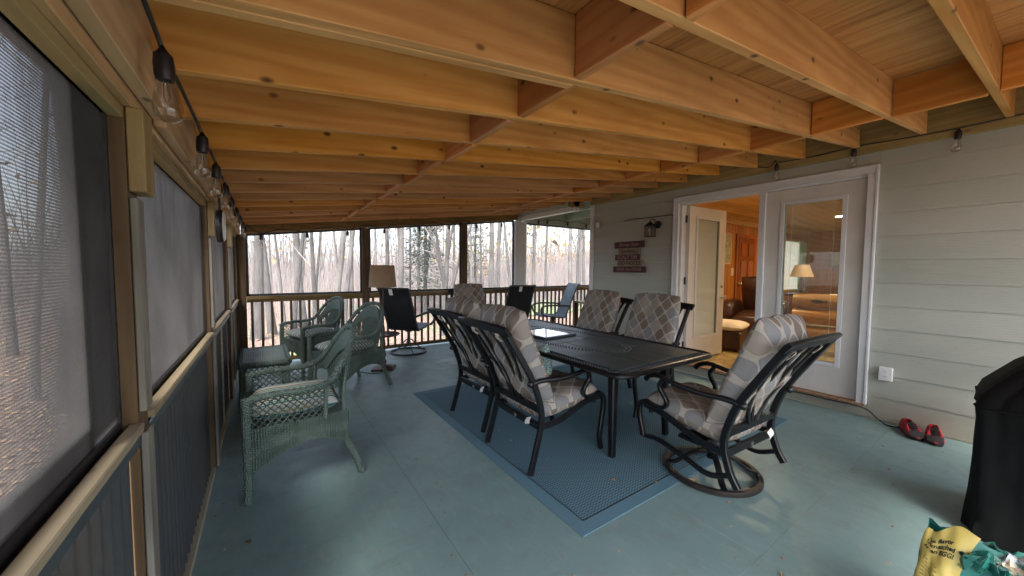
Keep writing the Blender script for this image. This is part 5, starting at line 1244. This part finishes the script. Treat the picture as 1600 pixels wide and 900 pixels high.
near = [
 (0, 398, 13, 1.0, None, 'thick upright trunk nearest the left corner post of the far screens'),
 (3, 425, 14, .9, fa, 'trunk leaning left beside the thick corner tree'),
 (6, 444, 16, 1.1, None, 'slender straight trunk second right of the leaning one'),
 (1, 455, 15, .85, fa, 'mid sized trunk left of the forked pair in the first bay'),
 (0, 472, 16, 1.05, None, 'broad pale trunk in the middle of the first far bay'),
 (2, 492, 14, .9, .3, 'forked trunk spreading in a V in the first far bay'),
 (1, 518, 13, 1.0, fa, 'dark trunk leaning right above the wicker chairs'),
 (1, 534, 15, .95, fa, 'second trunk leaning right beside its darker twin'),
 (5, 548, 18, 1.3, None, 'pale thin trunk left of the second far post'),
 (5, 607, 18, 1.4, None, 'tall trunk just above the lamp shade'),
 (0, 622, 17, .95, None, 'grey trunk right of the lamp shade'),
 (6, 640, 20, 1.3, None, 'slim grey trunk left of the evergreen'),
 (4, 692, 12, .85, 1.0, 'wide branching bare tree in the second far bay'),
 (5, 708, 19, 1.1, None, 'thin upright trunk beside the third far post'),
 (5, 736, 18, 1.0, None, 'thin grey trunk at the left of the third far bay'),
 (6, 752, 19, 1.3, None, 'straight slim trunk in the middle of the third far bay'),
 (5, 779, 20, 1.3, None, 'pale trunk close to the white column'),
 (0, 822, 22, .9, None, 'sunlit trunk just right of the white column'),
 (5, 833, 24, 1.6, None, 'second pale trunk right of the white column'),
 (5, 852, 26, 1.2, None, 'slender trunk in the middle of the last far bay'),
 (0, 893, 20, .85, None, 'pale trunk paired with another near the house corner'),
 (0, 902, 21, .8, .5, 'right hand trunk of the pair near the house corner'),
 (5, 912, 22, 1.3, None, 'last pale trunk beside the house corner board'),
 (6, 84, 8, 1.35, .4, 'dark trunk seen through the nearest side screen'),
 (6, 40, 9, 1.0, None, 'thin trunk at the left edge behind the nearest side screen'),
 (5, 12, 14, 1.0, None, 'stout trunk at the far left behind the side screen'),
 (5, 112, 14, 1.1, None, 'pale trunk beyond the dark one by the side screen'),
]
for (i, px, d, s_, rz, lab) in near: place(i, dir_px(px), d, lab, s_*.78, rz, None, 1.28)
rt = random.Random(21)
for k in range(64):
    ang = rt.uniform(-32, 48); d = rt.uniform(20, 52)
    place(rt.choice([0, 1, 3, 5, 5, 6, 6]), ang, d, 'bare grey tree in the wood beyond the porch', rt.uniform(.5, .95), None, 'bare trees in the wood', 1.5)
def evergreen(label, px, d, h, seed):
    rnd = random.Random(seed); a = dir_px(px); x, y = d*math.sin(R(a)), d*math.cos(R(a)); t_ = thing('evergreen', label, 'tree', (x, y, gz(x, y)))
    MB().tube([(0, 0, -.3), (.05, 0, h*.5), (0, .05, h)], [.12, .08, .02], 8).build('trunk', 'bark', t_)
    fo = MB()
    for k in range(5200):
        z = h*(.10+.88*rnd.random()**.8); rad = (1-z/h)*h*.20*(.55+.45*math.sin(z*5.2)**2)+.1; an = rnd.uniform(0, 6.28); q = rad*rnd.random()**.5; s_ = rnd.uniform(.10, .24)
        p_ = Vector((q*math.cos(an), q*math.sin(an), z-q*.25)); u_ = Vector((math.cos(an), math.sin(an), rnd.uniform(-.5, .1)))*s_; v_ = Vector((-math.sin(an), math.cos(an), rnd.uniform(-.3, .3)))*s_*.35
        fo.add([p_-v_, p_+u_, p_+v_], [(0, 1, 2)])
    fo.build('crown', 'needles', t_)
evergreen('dark green evergreen behind the lamp in the second far bay', 664, 19, 9, 1); evergreen('taller evergreen rising above its neighbour in the second bay', 654, 24, 14, 2); evergreen('small green pine seen in the third far bay', 742, 30, 11, 3)
# brush and twigs of the wood, and hillside leaf colour, as one mass each
def sticks(n, rng, seed, hmin, hmax, mat, name, a0=-34, a1=50, thick=.012):
    rnd = np.random.default_rng(seed); ang = np.radians(rnd.uniform(a0, a1, n)); d = rnd.uniform(rng[0], rng[1], n)
    x, y = d*np.sin(ang), d*np.cos(ang); z = np.array([gz(a, b_) for a, b_ in zip(x, y)]); h = rnd.uniform(hmin, hmax, n); ln_ = rnd.normal(0, .22, (n, 2))*h[:, None]; tk = thick*rnd.uniform(.5, 1.6, n); b0 = rnd.uniform(0, 6.28, n)
    V = np.zeros((n, 6, 3)); 
    for q in range(3):
        an = b0+q*2.094; V[:, q, 0] = x+tk*np.cos(an); V[:, q, 1] = y+tk*np.sin(an); V[:, q, 2] = z-.1
        V[:, 3+q, 0] = x+ln_[:, 0]+.3*tk*np.cos(an); V[:, 3+q, 1] = y+ln_[:, 1]+.3*tk*np.sin(an); V[:, 3+q, 2] = z+h
    base = np.arange(n)[:, None, None]*6; F = (np.array([[0, 1, 4, 3], [1, 2, 5, 4], [2, 0, 3, 5]])[None]+base).reshape(-1, 4)
    me = bpy.data.meshes.new(name); me.from_pydata(V.reshape(-1, 3).tolist(), [], F.tolist()); me.materials.append(MATS[mat]); o = link(name, me); o['kind'] = 'stuff'; return o
sticks(4500, (18, 34), 1, .5, 2.2, 'twig', 'undergrowth', thick=.008); sticks(9000, (30, 60), 2, .8, 4.5, 'twig', 'far_thicket', thick=.014)
sticks(900, (50, 95), 3, 5, 12, 'bark', 'far_wood', thick=.05)
rnd = np.random.default_rng(5); n = 9000
ang = np.radians(rnd.uniform(-40, 30, n)); d = 1.5+rnd.random(n)**1.3*16; x, y = d*np.sin(ang)-.4, d*np.cos(ang)
keep = (x < -.6) | (y > 6.7); x, y = x[keep], y[keep]; n = len(x); z = np.array([gz(a, b_) for a, b_ in zip(x, y)])+.012
s_ = rnd.uniform(.025, .06, n); an = rnd.uniform(0, 6.28, n); V = np.zeros((n, 4, 3))
for q, (u, v_) in enumerate(((-1, 0), (0, -.6), (1, 0), (0, .6))):
    V[:, q, 0] = x+s_*(u*np.cos(an)-v_*np.sin(an)); V[:, q, 1] = y+s_*(u*np.sin(an)+v_*np.cos(an)); V[:, q, 2] = z+rnd.uniform(0, .03, n)
me = bpy.data.meshes.new('fallen_leaves'); me.from_pydata(V.reshape(-1, 3).tolist(), [], (np.arange(n)[:, None]*4+np.arange(4)).tolist()); me.materials.append(MATS['dry_leaf']); o = link('fallen_leaves', me); o['kind'] = 'stuff'

rnd = np.random.default_rng(8); n = 5000
ang = np.radians(np.where(rnd.random(n) < .7, rnd.uniform(22, 50, n), rnd.uniform(-34, 22, n))); d = rnd.uniform(42, 95, n); x, y = d*np.sin(ang), d*np.cos(ang)
z = np.array([gz(a, b_) for a, b_ in zip(x, y)])+rnd.gamma(2.0, 2.0, n); s_ = rnd.uniform(.10, .28, n); V = np.zeros((n, 3, 3))
for q in range(3): V[:, q] = np.stack([x, y, z], 1)+rnd.normal(0, 1, (n, 3))*s_[:, None]
me = bpy.data.meshes.new('autumn_leaves'); me.from_pydata(V.reshape(-1, 3).tolist(), [], (np.arange(n)[:, None]*3+np.arange(3)).tolist()); me.materials.append(MATS['golden_leaf']); o = link('autumn_leaves', me); o['kind'] = 'stuff'
